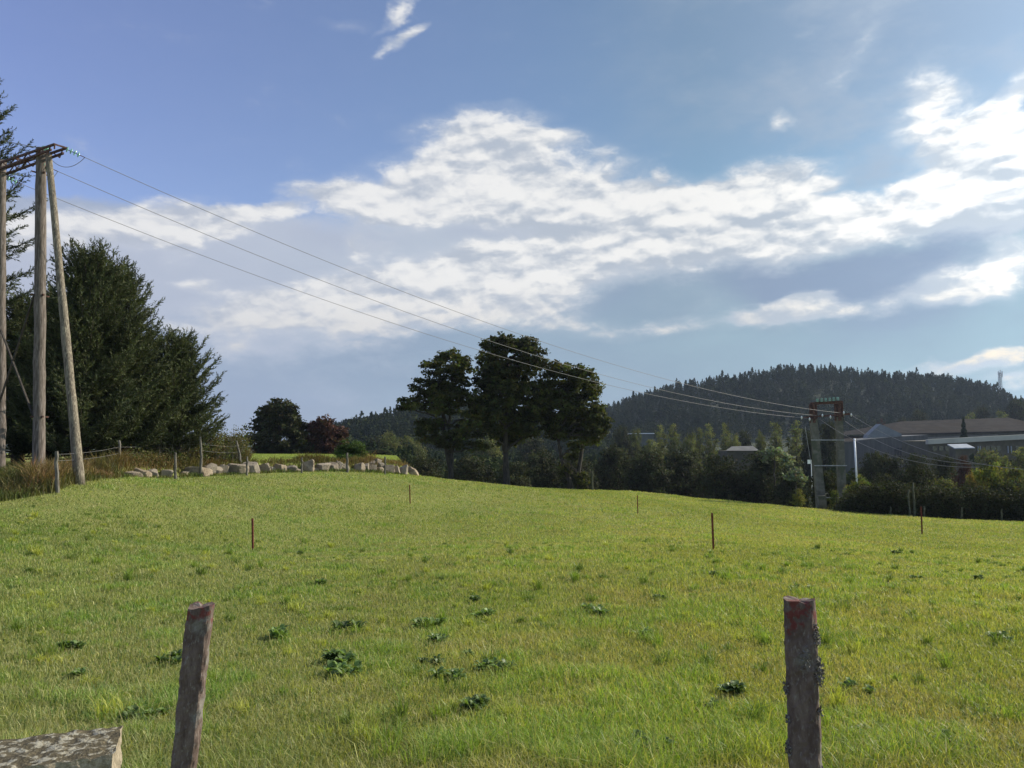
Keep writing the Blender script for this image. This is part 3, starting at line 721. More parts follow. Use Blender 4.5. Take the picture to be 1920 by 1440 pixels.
def insulator(parent, p, d, org, n=3, mat=None, step=.13, r=.115):
    """string of glass caps along d from p; returns the far end"""
    d = unit(np.asarray(d, float)); g = MB(); rod = MB(); rod.tube([p-org, p+d*(.2+n*step+.12)-org], .014, 6)
    for i in range(n):
        c = p + d*(.22+i*step) - org
        g.tube([c-d*.03, c-d*.015, c+d*.015, c+d*.035], [.03, r*.75, r, .04], 12)
    o = rod.build('insulator', M['rust'], parent); g2 = g.build('glass_disc', mat or M['glass'], o, smooth=True)
    return p + d*(.2+n*step+.12)

# right pylon endpoints first, to aim the wires
RY = 63.0
e_top = at(1574, 774, RY-1.5); e_mid = at(1531, 779, RY-.8); e_low = at(1512, 784, RY-.2)
starts = [a1+[0,0,-.02], Ptop-perp*.25-[0,0,.45], Ltop-armd*.2-[0,0,.45]]
def cat_wire(name, p0, p1, sag, label, group, rad=.011, n=60, parent=None, org=np.zeros(3)):
    t = np.linspace(0, 1, n)[:,None]; pts = np.asarray(p0)*(1-t)+np.asarray(p1)*t; pts[:,2] -= (4*sag*t*(1-t))[:,0]
    o = MB().tube(pts-org, rad, 5, cap=False).build(name, M['wire'], parent, smooth=True)
    if parent is None: tag(o, label, 'cable', group)
    return o
labs = ['highest of the three power cables sagging across the sky from pylon to pylon', 'middle one of the three power cables sagging across the sky from pylon to pylon', 'lowest of the three power cables sagging across the sky from pylon to pylon']
ends = [e_top, e_mid, e_low]; inner = []
for i in range(3):
    d = unit(ends[i]-starts[i]); q = insulator(pyl, starts[i], d+np.array([0,0,-.12]), O, 4)
    inner.append(q)
    cat_wire('power_cable', q, ends[i], (1.7,1.78,1.78)[i], labs[i], 'cables between the two pylons', rad=.012)
# the far side of the left pylon: cables run off to the left behind the fir
back = [a1-dirA*.9, Ptop+perp*.25-[0,0,.25], Ltop+perp*.2-[0,0,.2]]
bdir = [at(0, 250, 34)-back[0], at(-120, 285, 34)-back[1], at(-220, 300, 34)-back[2]]
bl = ['short cable running left from the top of the wooden pylon into the fir branches', 'cable running left out of the photo just under the pylon crossarm', 'cable leaving the photo behind the left pole of the wooden pylon']
for i in range(3):
    q = insulator(pyl, back[i], bdir[i], O, 4); cat_wire('power_cable', q, q+unit(bdir[i])*26, .35, bl[i], 'cables left of the wooden pylon', rad=.016)
    # jumper loop under the arm
    t = np.linspace(0, 1, 20)[:,None]; a_ = q; b_ = inner[i]; pts = a_*(1-t)+b_*t; pts[:,2] -= (2.2*t*(1-t))[:,0]
    MB().tube(pts-O, .011, 5, cap=False).build('jumper_cable', M['wire'], pyl, smooth=True)

# ------------------------------------------------------------------ right pylon (concrete portal with a switch on top)
def rp(px, py, Y=RY): return at(px, py, Y)
bA = rp(1542, 952, RY); bB = rp(1580, 950, RY+1.0)
rpy = empty('power_pylon', (bA+bB)/2, 'distant pylon of two thick concrete poles with green glass switch on top', 'pylon'); O2 = np.array(rpy.location)
def cpole(pb, pt, w0, w1):
    v = []; 
    for p, w in ((pb-[0,0,1.5], w0), (pt, w1)):
        for sx, sy in ((-1,-1),(1,-1),(1,1),(-1,1)): v.append(p-O2+[sx*w/2, sy*w/3, 0])
    # recessed web on the front
    m = MB(); m.add(v, [[3,2,1,0],[4,5,6,7],[0,1,5,4],[1,2,6,5],[2,3,7,6],[3,0,4,7]])
    for k in range(8):
        t = (k+.6)/8.5; c = (pb*(1-t)+pt*t)-O2; w = w0*(1-t)+w1*t
        m.box(c+[0,-w/3-.02,0], (w*.62, .04, .10))
    return m.build('pole', M['concrete'], rpy)
tA = rp(1525, 786, RY); tB = rp(1573, 782, RY+.2)
cpole(bA, tA, .74, .52); cpole(bB, tB, .66, .50)
for t_, wdt in ((tA, .68), (tB, .80)):
    hd = MB(); hd.bar(t_-O2-[0,0,.3], t_-O2+[0,0,1.25], wdt*.35, .4); hd.bar(t_-O2-[wdt*.35,0,.3], t_-O2+[-wdt*.35,0,1.25], .07, .3); hd.bar(t_-O2+[wdt*.35,0,-.3], t_-O2+[wdt*.35,0,1.25], .07, .3); hd.build('pole_head', M['rust'], rpy)
sw = MB(); sw.bar(rp(1519,757)-O2, rp(1580,754)-O2, .12, .22); sw.bar(rp(1527,757,RY+.5)-O2, rp(1573,755,RY+.5)-O2, .12, .12)
sw.bar(rp(1506,783)-O2, rp(1596,776)-O2, .14, .14); sw.build('crossarm', M['rust'], rpy)
for k in range(6):
    p = rp(1533+k*7.6, 753-.6*k, RY-.1)
    st = MB().tube([p-O2-[0,0,.15], p-O2+[0,0,.26]], .02, 6).build('insulator', M['rust'], rpy)
    g = MB()
    for j in range(3):
        c = p-O2+[0,0,.0+.10*j]; g.tube([c-[0,0,.03], c, c+[0,0,.03]], [.05,.13,.04], 10)
    g.build('glass_disc', M['glass'], st, smooth=True)
for (ax, ay, bx, by) in ((1528,775,1541,779),(1570,780,1556,785),(1518,786,1508,784),(1600,777,1588,776)):
    pass
M['pglass'] = noisy_mat('pale_glass', (.62,.66,.64), (.78,.80,.78), 5, rough=.12, spec=.8, bstr=0)
for (ax, ay) in ((1503,783),(1518,786),(1542,779),(1557,782),(1582,774),(1596,778)):
    p = rp(ax, ay, RY-.5); g = MB(); g.tube([p-O2-[.05,0,0], p-O2, p-O2+[.06,0,0]], [.06,.15,.05], 10); g.build('glass_disc', M['pglass'], rpy, smooth=True)
rods = MB(); rods.tube([rp(1521,800)-O2+[-.5,0,0], rp(1530,870)-O2+[-.4,0,0]], .02, 5); rods.build('switch_rod', M['galv'], rpy)
for y_, xa, xb_ in ((825,1521,1583),(873,1527,1588),(933,1532,1580)):
    MB().bar(rp(xa,y_,RY-.55)-O2, rp(xb_,y_,RY-.35)-O2, .05, .07).build('band', M['galv'], rpy)
MB().box(rp(1541,940,RY-.7)-O2, (.62,.35,.9)).build('cabinet', M['concrete'], rpy); MB().box(rp(1568,944,RY-.7)-O2, (.35,.3,.6)).build('cabinet', M['concrete'], rpy)
# cables beyond the right pylon, down to the right
bey = [('upper', (1596,778,RY),(1960,882,44),1.0),('middle',(1585,790,RY),(1850,870,46),.9),('lower',(1540,788,RY),(1836,876,46),1.0)]
for nm, (ax, ay, aY), (bx2, by2, bY), sg in bey:
    cat_wire('power_cable', at(ax, ay, aY), at(bx2, by2, bY), sg, f'{nm} power cable dropping from the concrete pylon to the right over the trees', 'cables right of the concrete pylon', rad=.016)

# ------------------------------------------------------------------ posts and stakes
def rough_prism(name, mat, parent, w, d, h, seed, nz=40, ns=6, jag=.0, amp=.004, lump=0.0):
    """square post, skin displaced, broken top"""
    rr = np.random.default_rng(seed); ring = []
    for i in range(ns): ring.append((-.5+i/ns, -.5))
    for i in range(ns): ring.append((.5, -.5+i/ns))
    for i in range(ns): ring.append((.5-i/ns, .5))
    for i in range(ns): ring.append((-.5, .5-i/ns))
    ring = np.array(ring); ln = np.maximum(np.abs(ring[:,0]), np.abs(ring[:,1])); rad = np.hypot(ring[:,0], ring[:,1])
    rnd = 1-.12*sst(rad, .6, .71); ring = ring*rnd[:,None]; k = len(ring); zs = np.linspace(0, 1, nz)
    V = []
    a1_ = value_noise(np.repeat(zs*h, k), np.tile(np.arange(k)*.02, nz), .045, seed).reshape(nz, k)
    a2_ = value_noise(np.repeat(zs*h, k), np.tile(np.arange(k)*.05, nz), .02, seed+1).reshape(nz, k)
    for i, z in enumerate(zs):
        s = 1 + (rr.normal(0, amp/w*.5, k)) + (a1_[i]-.5)*amp*4/w + np.maximum(a2_[i]-.80, 0)*lump/w*7
        zz = np.full(k, z*h)
        if i >= nz-2: zz = zz + jag*(value_noise(ring[:,0]*w, ring[:,1]*d, .018, seed+3)-.5)*2
        V.append(np.stack([ring[:,0]*w*s, ring[:,1]*d*s, zz], -1))
    V = np.vstack(V); i = np.arange(nz-1)[:,None]*k; j = np.arange(k)[None]
    q = np.stack([i+j, i+(j+1) % k, i+k+(j+1) % k, i+k+j], -1).reshape(-1, 4)
    c = len(V); V = np.vstack([V, [0, 0, h-jag*.6]]); jj = np.arange(k); t = np.stack([(nz-1)*k+jj, (nz-1)*k+(jj+1) % k, np.full(k, c)], -1)
    dt = np.repeat((h - V[:,2])[:,None], 3, 1)
    return mesh_obj(name, V, [q, t], mat, parent, tint=dt)
def post_mat():
    m, T = newmat('lichened_post'); tcd = T.n('ShaderNodeTexCoord'); v = tcd.outputs['Object']; s = T.n('ShaderNodeSeparateXYZ'); T.l(v, s.inputs[0])
    vs = T.vmath('MULTIPLY', v, (1,1,.35)); n = T.noise(vs, 22, 8, .65, .3); n2 = T.noise(v, 12, 6, .6); n3 = T.noise(v, 70, 4, .6); n4 = T.noise(vs, 120, 3, .6)
    c = T.mix(T.step(n, .35, .65), (.075,.050,.040), (.15,.112,.092))
    c = T.mix(T.math('MULTIPLY', T.step(n2, .5, .62), .7), c, (.19,.178,.158))
    c = T.mix(T.math('MULTIPLY', T.step(n3, .55, .7), .5), c, (.07,.05,.045))
    c = T.mix(T.math('MULTIPLY', T.step(n4, .55, .7), .4), c, (.27,.25,.22))
    ta = T.n('ShaderNodeAttribute', attribute_name='tint')
    top = T.step(T.math('ADD', ta.outputs['Fac'], T.math('MULTIPLY', T.math('SUBTRACT', n2, .5), .28)), .055, .085, 1.0, 0.0)
    c = T.mix(T.math('MULTIPLY', top, T.step(T.noise(v, 30, 5, .6), .49, .60, .0, .75)), c, (.13,.024,.020))
    out_principled(T, c, .9, .2, n, .9, .008); return m
M['post'] = post_mat()
M['lichen'] = noisy_mat('lichen', (.10,.085,.075), (.20,.185,.16), 60)
def front_post(label, ptop, pbot, Y, w, h, seed, rz, lump):
    a = at(ptop[0], ptop[1], Y); b = at(pbot[0], pbot[1], Y-.02)
    ax = unit(a-b); k = (a[2]-0)/ax[2]; base = a - ax*k
    o = rough_prism('fence_post', M['post'], None, w, w*.95, k, seed, nz=90, ns=8, jag=.010, amp=.0035, lump=lump)
    # tilt z axis onto ax
    from mathutils import Vector
    qt = Vector((0,0,1)).rotation_difference(Vector(ax.tolist())); o.rotation_mode = 'QUATERNION'
    from mathutils import Quaternion
    o.rotation_quaternion = qt @ Quaternion((0,0,1), rz); o.location = base.tolist(); o.scale = (1,1,1)
    tag(o, label, 'fence post', 'the two near fence posts'); return o, k
front_post('near wooden fence post with red painted top, leaning, beside the stone block', (377,1135), (345,1440), 2.75, .078, 1.2, 5, .17, .0)
front_post('near lichen-covered fence post standing upright at the right of the field', (1498,1123), (1511,1440), 2.35, .088, 1.2, 9, -.36, .0)

# crusty tufts of lichen on the right-hand post
rpost = bpy.data.objects['fence_post.001']; rr_ = np.random.default_rng(77)
for (sx, hz, sz, nn_) in ((.044,.075,.010,70),(.046,.10,.012,110),(.045,.165,.010,70),(.047,.20,.017,260),(.046,.30,.008,50),(-.045,.245,.010,90),(-.045,.41,.012,130),(.045,.47,.008,60),(-.044,.33,.007,50),(.046,.56,.010,80),(0.01,.15,.02,120)):
    ktop = 1.17; P = np.array([sx, -.03 if sx != .01 else -.044, ktop-hz]) + np.clip(rr_.normal(0, 1, (nn_, 3)), -1.6, 1.6)*[sz*.45, sz*.9, sz]
    v_, q_ = leaf_quads(P, .008, .2, rr_); mesh_obj('lichen', v_, q_, M['lichen'], rpost)
# the stone block at lower left
def block():
    m, T = newmat('lichened_block'); g = T.n('ShaderNodeNewGeometry'); P = g.outputs['Position']; s = T.n('ShaderNodeSeparateXYZ'); T.l(g.outputs['Normal'], s.inputs[0])
    n = T.noise(P, 26, 7, .6, .2); n2 = T.noise(P, 60, 5, .7); up = T.step(s.outputs[2], .5, .8)
    side = T.mix(T.step(n2, .4, .62), (.24,.20,.14), (.38,.32,.235))
    vo = T.n('ShaderNodeTexVoronoi'); T.l(P, vo.inputs['Vector']); vo.inputs['Scale'].default_value = 34
    moss = T.mix(T.step(n, .50, .58), (.085,.072,.046), (.31,.29,.225))
    moss = T.mix(T.step(n2, .52, .66), moss, (.16,.13,.08))
    c = T.mix(up, side, moss)
    out_principled(T, c, .95, .1, n, 1.0, .02)
    z1 = .52; A = at(229, 1360, 2.98); A = at(229, 1360, 2.98)
    ctr = np.array([A[0], A[1], 0]); L = 1.9; Dp = .30; h = A[2]; ang = .38
    nx, ny, nz_ = 90, 18, 24; V = []; Q = []; n0 = 0
    def sheet(fn, na, nb, flip=False):
        nonlocal n0
        a, b = np.meshgrid(np.linspace(0,1,na), np.linspace(0,1,nb), indexing='ij'); p = fn(a, b).reshape(-1, 3)
        V.append(p); i = np.arange(na-1)[:,None]*nb; j = np.arange(nb-1)[None]
        q = np.stack([i+j, i+nb+j, i+nb+j+1, i+j+1], -1).reshape(-1, 4); Q.append((q[:, ::-1] if flip else q)+n0); n0 += len(p)
    st = lambda x, y, z: np.stack([x, y, z], -1)
    sheet(lambda a, b: st(-L*a, -Dp*b, h+0*a), 120, 30)
    sheet(lambda a, b: st(0*a, -Dp*a, h*b), 30, 40, True)
    sheet(lambda a, b: st(-L*a, -Dp+0*a, h*b), 120, 40)
    sheet(lambda a, b: st(-L*a, 0*a, h*b), 120, 40, True)
    sheet(lambda a, b: st(-L+0*a, -Dp*a, h*b), 30, 40)
    V_ = np.vstack(V); q_ = np.vstack(Q)
    # bumps depend on position only, so seams stay closed
    w = lambda s_, k_: value_noise(V_[:,0]*7+V_[:,2]*5+50, V_[:,1]*7+V_[:,2]*9+50, s_, k_)-.5
    V_ = V_ + np.stack([w(.25,41)*.010, w(.25,42)*.010, (w(.30,43)*.012 + w(.12,44)*.006)*sst(V_[:,2], h*.8, h)], -1)
    o = mesh_obj('stone_block', V_, q_, m); o.location = (A[0], A[1], 0); o.rotation_euler = (0, 0, ang)
    tag(o, 'pale stone block with mossy lichened top in the lower left corner', 'stone block')
block()

def stake(label, px, top_py, bot_py, Y, lean=0.0, w=.035):
    b = at(px+lean, bot_py, Y); b[2] = min(b[2], float(H(b[0], Y)))-.05; t = at(px, top_py, Y)
    e = MB(); d = t-b
    e.bar((0,0,0), d, w, .008); e.bar((w*.4,.015,0), d+[w*.4,.015,0], .008, w*.9)
    o = e.build('iron_stake', M['stake'], None); o.location = b.tolist()
    tag(o, label, 'stake', 'thin rusty stakes in the pasture')
stake('thin rusty stake standing in the grass on the left, nearer than the wall', 473, 972, 1032, 22, 1, .05)
stake('thin dark stake in the middle distance left of the three tall trees', 768, 909, 944, 37, 1, .05)
stake('thin dark stake in the grass well right of the three tall trees', 1195, 929, 963, 39, 1, .05)
stake('rusty stake in the grass right of centre, leaning slightly, the tallest one', 1335, 962, 1032, 19, 3, .05)
stake('small rusty stake in front of the dark hedge at the right', 1727, 950, 1003, 37, 2, .07)

def wpost(label, px, top_py, bot_py, Y, dx=0.0, w=.11, crook=0.0, mat='wood', group='old wooden posts along the wall', name='wooden_post', seed=0):
    rr = np.random.default_rng(seed+int(px)); b = at(px+dx, bot_py, Y); gz = float(H(b[0], Y)); b[2] = min(b[2], gz)-.1; t = at(px, top_py, Y)
    n = 9; s = np.linspace(0, 1, n)[:,None]; pts = (t-b)*s; pts[:,0] += crook*np.sin(s[:,0]*pi); pts[1:-1,:2] += rr.normal(0, .012, (n-2, 2))
    o = MB().tube(pts, np.linspace(w*.55, w*.42, n)*(1+rr.normal(0, .06, n)), 8).build(name, M[mat], None)
    o.location = b.tolist(); tag(o, label, 'fence post', group)
for a in (('grey post left of the strut foot, in the brown grass',106,846,906,25.5,2,.13),
 ('bent leaning post at the left end of the boulder wall',223,826,882,33.5,-7,.13,.10),
 ('faint post under the lowest fir branches',295,822,852,38,0,.13),
 ('dark post in front of the first boulders of the wall',329,849,897,35,0,.13),
 ('pale bleached post standing above the boulders by the brambles',375,819,868,37.5,2,.13,.03),
 ('crooked dark post at the right end of the brambles',443,826,868,41,8,.14,.04),
 ('dark post before the wall, right beside the crooked one',463,856,890,39.5,0,.12),
 ('thin dark post in front of the gap in the wall under the red tree',566,858,886,43,0,.10),
 ('pale post standing in front of the low broom bush',651,849,884,46,0,.14),
 ('dark post near the right end of the boulder wall',722,856,882,47.5,0,.11)):
    wpost(*a)
for a in (('short pale post on the crest just right of the forked tree',1110,884,917,67.5,0,.25),
 ('small pale post before the hedge, first right of the concrete pylon',1670,950,967,55.5,0,.15),
 ('small grey post before the hedge beside the rusty stake',1733,949,970,55,0,.15),
 ('small grey post before the hedge, right of the twin stems',1803,951,973,54.3,0,.15),
 ('small grey post before the hedge, nearest the right edge',1878,954,976,54.3,0,.15)):
    wpost(*a[:6], a[6]*.8, 0.0, 'moss', 'fence posts before the hedge')
# barbed wires on the old fence
fp = [(106,852,25.5),(223,838,33.5),(295,832,38),(375,832,37.5),(447,836,41)]
for k, (dz, nm) in enumerate(((0,'upper'),(12,'lower'))):
    mb = MB()
    for (p, q) in zip(fp[:-1], fp[1:]):
        a = at(p[0], p[1]+dz, p[2]); b = at(q[0], q[1]+dz, q[2]); t = np.linspace(0,1,10)[:,None]; pts = a*(1-t)+b*t; pts[:,2] -= (.25*t*(1-t))[:,0]
        mb.tube(pts, .004, 4, cap=False)
    tag(mb.build('fence_wire', M['wire'], None), f'{nm} strand of thin fence wire strung between the old posts above the boulders', 'wire', 'strands of the old wire fence')

# ------------------------------------------------------------------ boulders
def boulder(label, px, py, wpx, hpx, Y, seed, tilt=0.0, flat=1.0):
    rr = np.random.default_rng(seed); s = Y/F; w = wpx*s; h = hpx*s*1.25
    k, m = 40, 26; th = np.linspace(0, 2*pi, k, endpoint=False); ph = np.linspace(-pi/2, pi/2, m)
    T_, Ph = np.meshgrid(th, ph); d = np.stack([np.cos(T_)*np.cos(Ph), np.sin(T_)*np.cos(Ph), np.sin(Ph)], -1).reshape(-1, 3)
    # cut by random planes -> flat broken faces
    r = np.full(len(d), 1.0)
    az_ = rr.random()*1.5; fr = [np.array([cos(az_), sin(az_), rr.normal(0,.15)]), np.array([-sin(az_), cos(az_), rr.normal(0,.2)]), np.array([rr.normal(0,.2), rr.normal(0,.2), 1.0])]
    for nrm in fr + [-f for f in fr] + [rr.normal(0, 1, 3) for _ in range(5)]:
        nrm = unit(nrm + rr.normal(0, .12, 3)); dist = rr.uniform(.52, .72); c = d @ nrm; r = np.where(c > .05, np.minimum(r, dist/np.maximum(c, .05)), r)
    v = d*r[:,None]*(1+rr.normal(0, .012, len(d)))[:,None]; v = v*np.array([w*.92, w*.7, h*.95])
    c_, s_ = cos(tilt), sin(tilt); x = v[:,0]*c_-v[:,2]*s_; z = v[:,0]*s_+v[:,2]*c_; v = np.stack([x, v[:,1], z], -1)
    i = np.arange(m-1)[:,None]*k; j = np.arange(k)[None]; q = np.stack([i+j, i+(j+1) % k, i+k+(j+1) % k, i+k+j], -1).reshape(-1, 4)
    o = mesh_obj('boulder', v, q, M['rock'], None); o.location = at(px, py, Y).tolist()
    tag(o, label, 'boulder', 'boulders of the retaining wall'); return o
BOUL = [ # label, px, py, w, h, dY
 ('first pale boulder at the left end of the wall, round topped',247,891,26,18,0),('wedge boulder second from the left end of the wall',265,892,26,17,.1),
 ('tilted boulder in shadow, third from the left end of the wall',284,890,24,15,.3),('square boulder just left of the dark post before the wall',310,891,20,16,.1),
 ('small sunken stone just right of the dark post before the wall',346,890,16,10,.2),('flat slab lying on top left of the broad pale boulder',352,882,22,7,.9),
 ('broad pale boulder below the bleached post',371,886,36,17,0),('rounded boulder above and right of the broad pale one',391,881,20,15,.4),
 ('small grey stone between two boulders under the brambles',406,882,16,13,.3),('narrow grey boulder in the middle of the bramble stretch',419,881,18,15,.3),
 ('large pale boulder left of the post at the crooked stake',444,881,26,20,0),('slanting slab propped on the large pale boulder',453,872,24,6,.7),
 ('big tan boulder right beside the dark post at the crooked stake',471,881,24,21,0),('tan boulder two to the right of the crooked stake',494,879,20,17,.1),
 ('low mossy stone between two tan boulders under the round tree',508,881,14,11,.3),('grey boulder under the large round tree, right of a mossy stone',522,879,20,15,.1),
 ('half buried boulder under the gap between round tree and red tree',541,881,22,12,.1),('small stone sunk in grass left of the thin dark post',555,883,14,9,.2),
 ('large tan boulder immediately right of the thin dark post',577,879,20,20,0),('small stone leaning on the tan boulder under the red tree',591,882,14,10,.2),
 ('slanted tan slab under the red tree',602,874,28,10,.4),('long tan boulder under the slanted slab',603,881,22,12,0),
 ('tall grey stone right of the slanted slab',621,878,16,16,.2),('grey pointed stone left of the broom bush',634,875,14,18,.5),
 ('dull stone half hidden below the broom bush',646,879,14,12,.3),('first tan stone right of the pale post',673,878,14,14,0),
 ('tan stone two to the right of the broom bush',684,876,14,12,.1),('stone on the left of the rubble heap top',694,870,14,9,.8),
 ('pale stone crowning the rubble heap',706,866,14,8,1.0),('brown stone at the heart of the rubble heap',699,877,14,11,.1),('stone in the rubble heap left of the dark post',712,873,14,10,.6),
 ('tan stone below the crown of the rubble heap',712,881,12,9,.0),('boulder beside the dark post near the right end of the wall',729,881,16,13,.1),
 ('upright tan boulder, third from the right end of the wall',742,882,13,14,.1),('tan boulder second from the right end of the wall',756,883,14,14,.1),
 ('dark slanting slab with a sunlit edge closing the right end of the wall',771,887,28,12,.3)]
for i, (lb, px, py, w, h, dY) in enumerate(BOUL):
    boulder(lb, px, py+1, w*1.02, h*.86*(.85+.3*((i*37)%10)/10), float(crest_D(px))+.55+dY, 100+i, -.55 if i == len(BOUL)-1 else (.15 if 'slant' in lb else 0))

# ------------------------------------------------------------------ brambles behind the wall
def brambles():
    n = 900; px = rng.uniform(238, 462, n); Yv = crest_D(px)+rng.uniform(1.2, 5, n); X = (px-960)/F*Yv; Z = H(X, Yv)
    hmax = .35 + 1.15*sst(px, 290, 440)*(.6+.8*value_noise(X, Yv, .8, 51)); hh = rng.random(n)**.7*hmax
    C = np.stack([X, Yv, Z+hh], -1); per = 38
    P = np.repeat(C, per, 0)+rng.normal(0, .16, (n*per, 3))
    v, q = leaf_quads(P, .085, .5); tn = np.repeat(np.repeat(1+rng.normal(0, .3, n), per)[:,None]*(1+rng.normal(0, .12, (n*per, 3))), 4, 0)
    o = mesh_obj('bramble_thicket', v, q, M['bramble'], None, tint=np.clip(tn, .4, 2)); tag(o, 'brown and green bramble thicket between the firs and the boulders', 'brambles', kind='stuff')
    mb = MB()
    for i in range(170):
        p = rng.uniform(300, 466); Yq = float(crest_D(p))+rng.uniform(1.2, 4.5); x = (p-960)/F*Yq; z = float(H(x, Yq)); L = rng.uniform(.8, 1.75)
        mb.tube(curve_pts((x, Yq, z), (x+rng.normal(0,.4), Yq+rng.normal(0,.3), z+L), 5, 0, rng, .05), np.linspace(.012,.004,5), 4, cap=False)
    s = mb.build('stems', M['wood'], o); 
brambles()

# ------------------------------------------------------------------ trees in the valley, hedge, bushes
def protos():
    """unit trees (height 1) as meshes, used at many sizes"""
    out = {}
    spec = {
     'round': ([(0,0,.62,.34,.34,.32),(-.2,.05,.5,.24,.22,.22),(.22,-.05,.5,.24,.24,.24),(.05,.1,.78,.22,.22,.2),(-.05,-.12,.38,.30,.26,.22),(.2,.1,.30,.22,.22,.2),(-.22,0,.26,.2,.2,.2),(0,0,.14,.34,.3,.14)], .036, 44, .10),
     'tall': ([(0,0,.80,.12,.12,.19),(-.05,.02,.62,.17,.16,.18),(.08,-.03,.52,.18,.18,.18),(-.06,0,.38,.2,.18,.18),(.05,.03,.24,.2,.2,.16)], .028, 34, .075),
     'bushy': ([(0,0,.55,.5,.4,.42),(-.35,.05,.4,.3,.3,.34),(.36,-.05,.38,.32,.3,.34),(.1,.05,.75,.28,.28,.22),(0,-.1,.2,.55,.4,.2)], .05, 40, .14),
    }
    for k, (L, leaf, per, clump) in spec.items(): out[k] = (L, leaf, per, clump)
    return out
PR = protos(); CACHE = {}
def place_tree(label, kind, mat, px, top_py, wpx, Y, seed=0, base_z=None, group='trees in the valley', name=None, cat=None):
    key = (kind, mat, seed % 2)
    x = at(px, top_py, Y)[0]; zt = at(px, top_py, Y)[2]; zb = float(H(x, Y)) if base_z is None else base_z
    h = zt-zb; wd = wpx*Y/F; wref = {'round': .92, 'tall': .42, 'bushy': 1.3, 'cone': .42}[kind]
    name = name or ('conifer' if kind == 'cone' else 'broadleaf_tree'); cat = cat or ('tree')
    e = empty(name, (x, Y, zb-.05), label, cat, group); e.scale = (wd/wref, wd/wref, h); e.rotation_euler = (0, 0, (seed*1.7) % 6.28)
    if key not in CACHE:
        rr = np.random.default_rng(300+len(CACHE))
        if kind == 'cone':
            n = 2600; u = rr.random(n)**.8; r = .21*(1-u)**.8*rr.uniform(.35,1.08,n)*(1+.25*np.sin(u*60)); a = rr.random(n)*2*pi
            P = np.stack([np.cos(a)*r, np.sin(a)*r, .06+u*.94], -1); v, q = leaf_quads(P, .045, .4, rr, .6, outward=np.stack([np.cos(a), np.sin(a), 0*a], -1)*.5)
            c = mesh_obj('crown', v, q, M[mat], e, tint=np.repeat(1+rr.normal(0,.25,(n,1))*np.ones((1,3)), 4, 0).clip(.4,2))
            t = MB().tube([(0,0,-.05),(0,0,.5),(0,0,.95)], [.022,.012,.003], 6).build('trunk', M['bark'], e)
        else:
            L, leaf, per, clump = PR[kind]
            c, C = crown_mesh('crown', L, M[mat], e, leaf, per, clump, 1.0, rr, .3, .6, .3)
            t = limb_mesh(e, (0,0,-.05), [(0,0,.2),(.01,0,.45),(0,0,.7)], C, .022, M['bark'], rr=rr, lobes=L, twigs=.1)
        CACHE[key] = (c.data, t.data)
    else:
        for nm, me in zip(('crown', 'trunk'), CACHE[key]):
            o = bpy.data.objects.new(nm, me); col.objects.link(o); o.parent = e
    return e
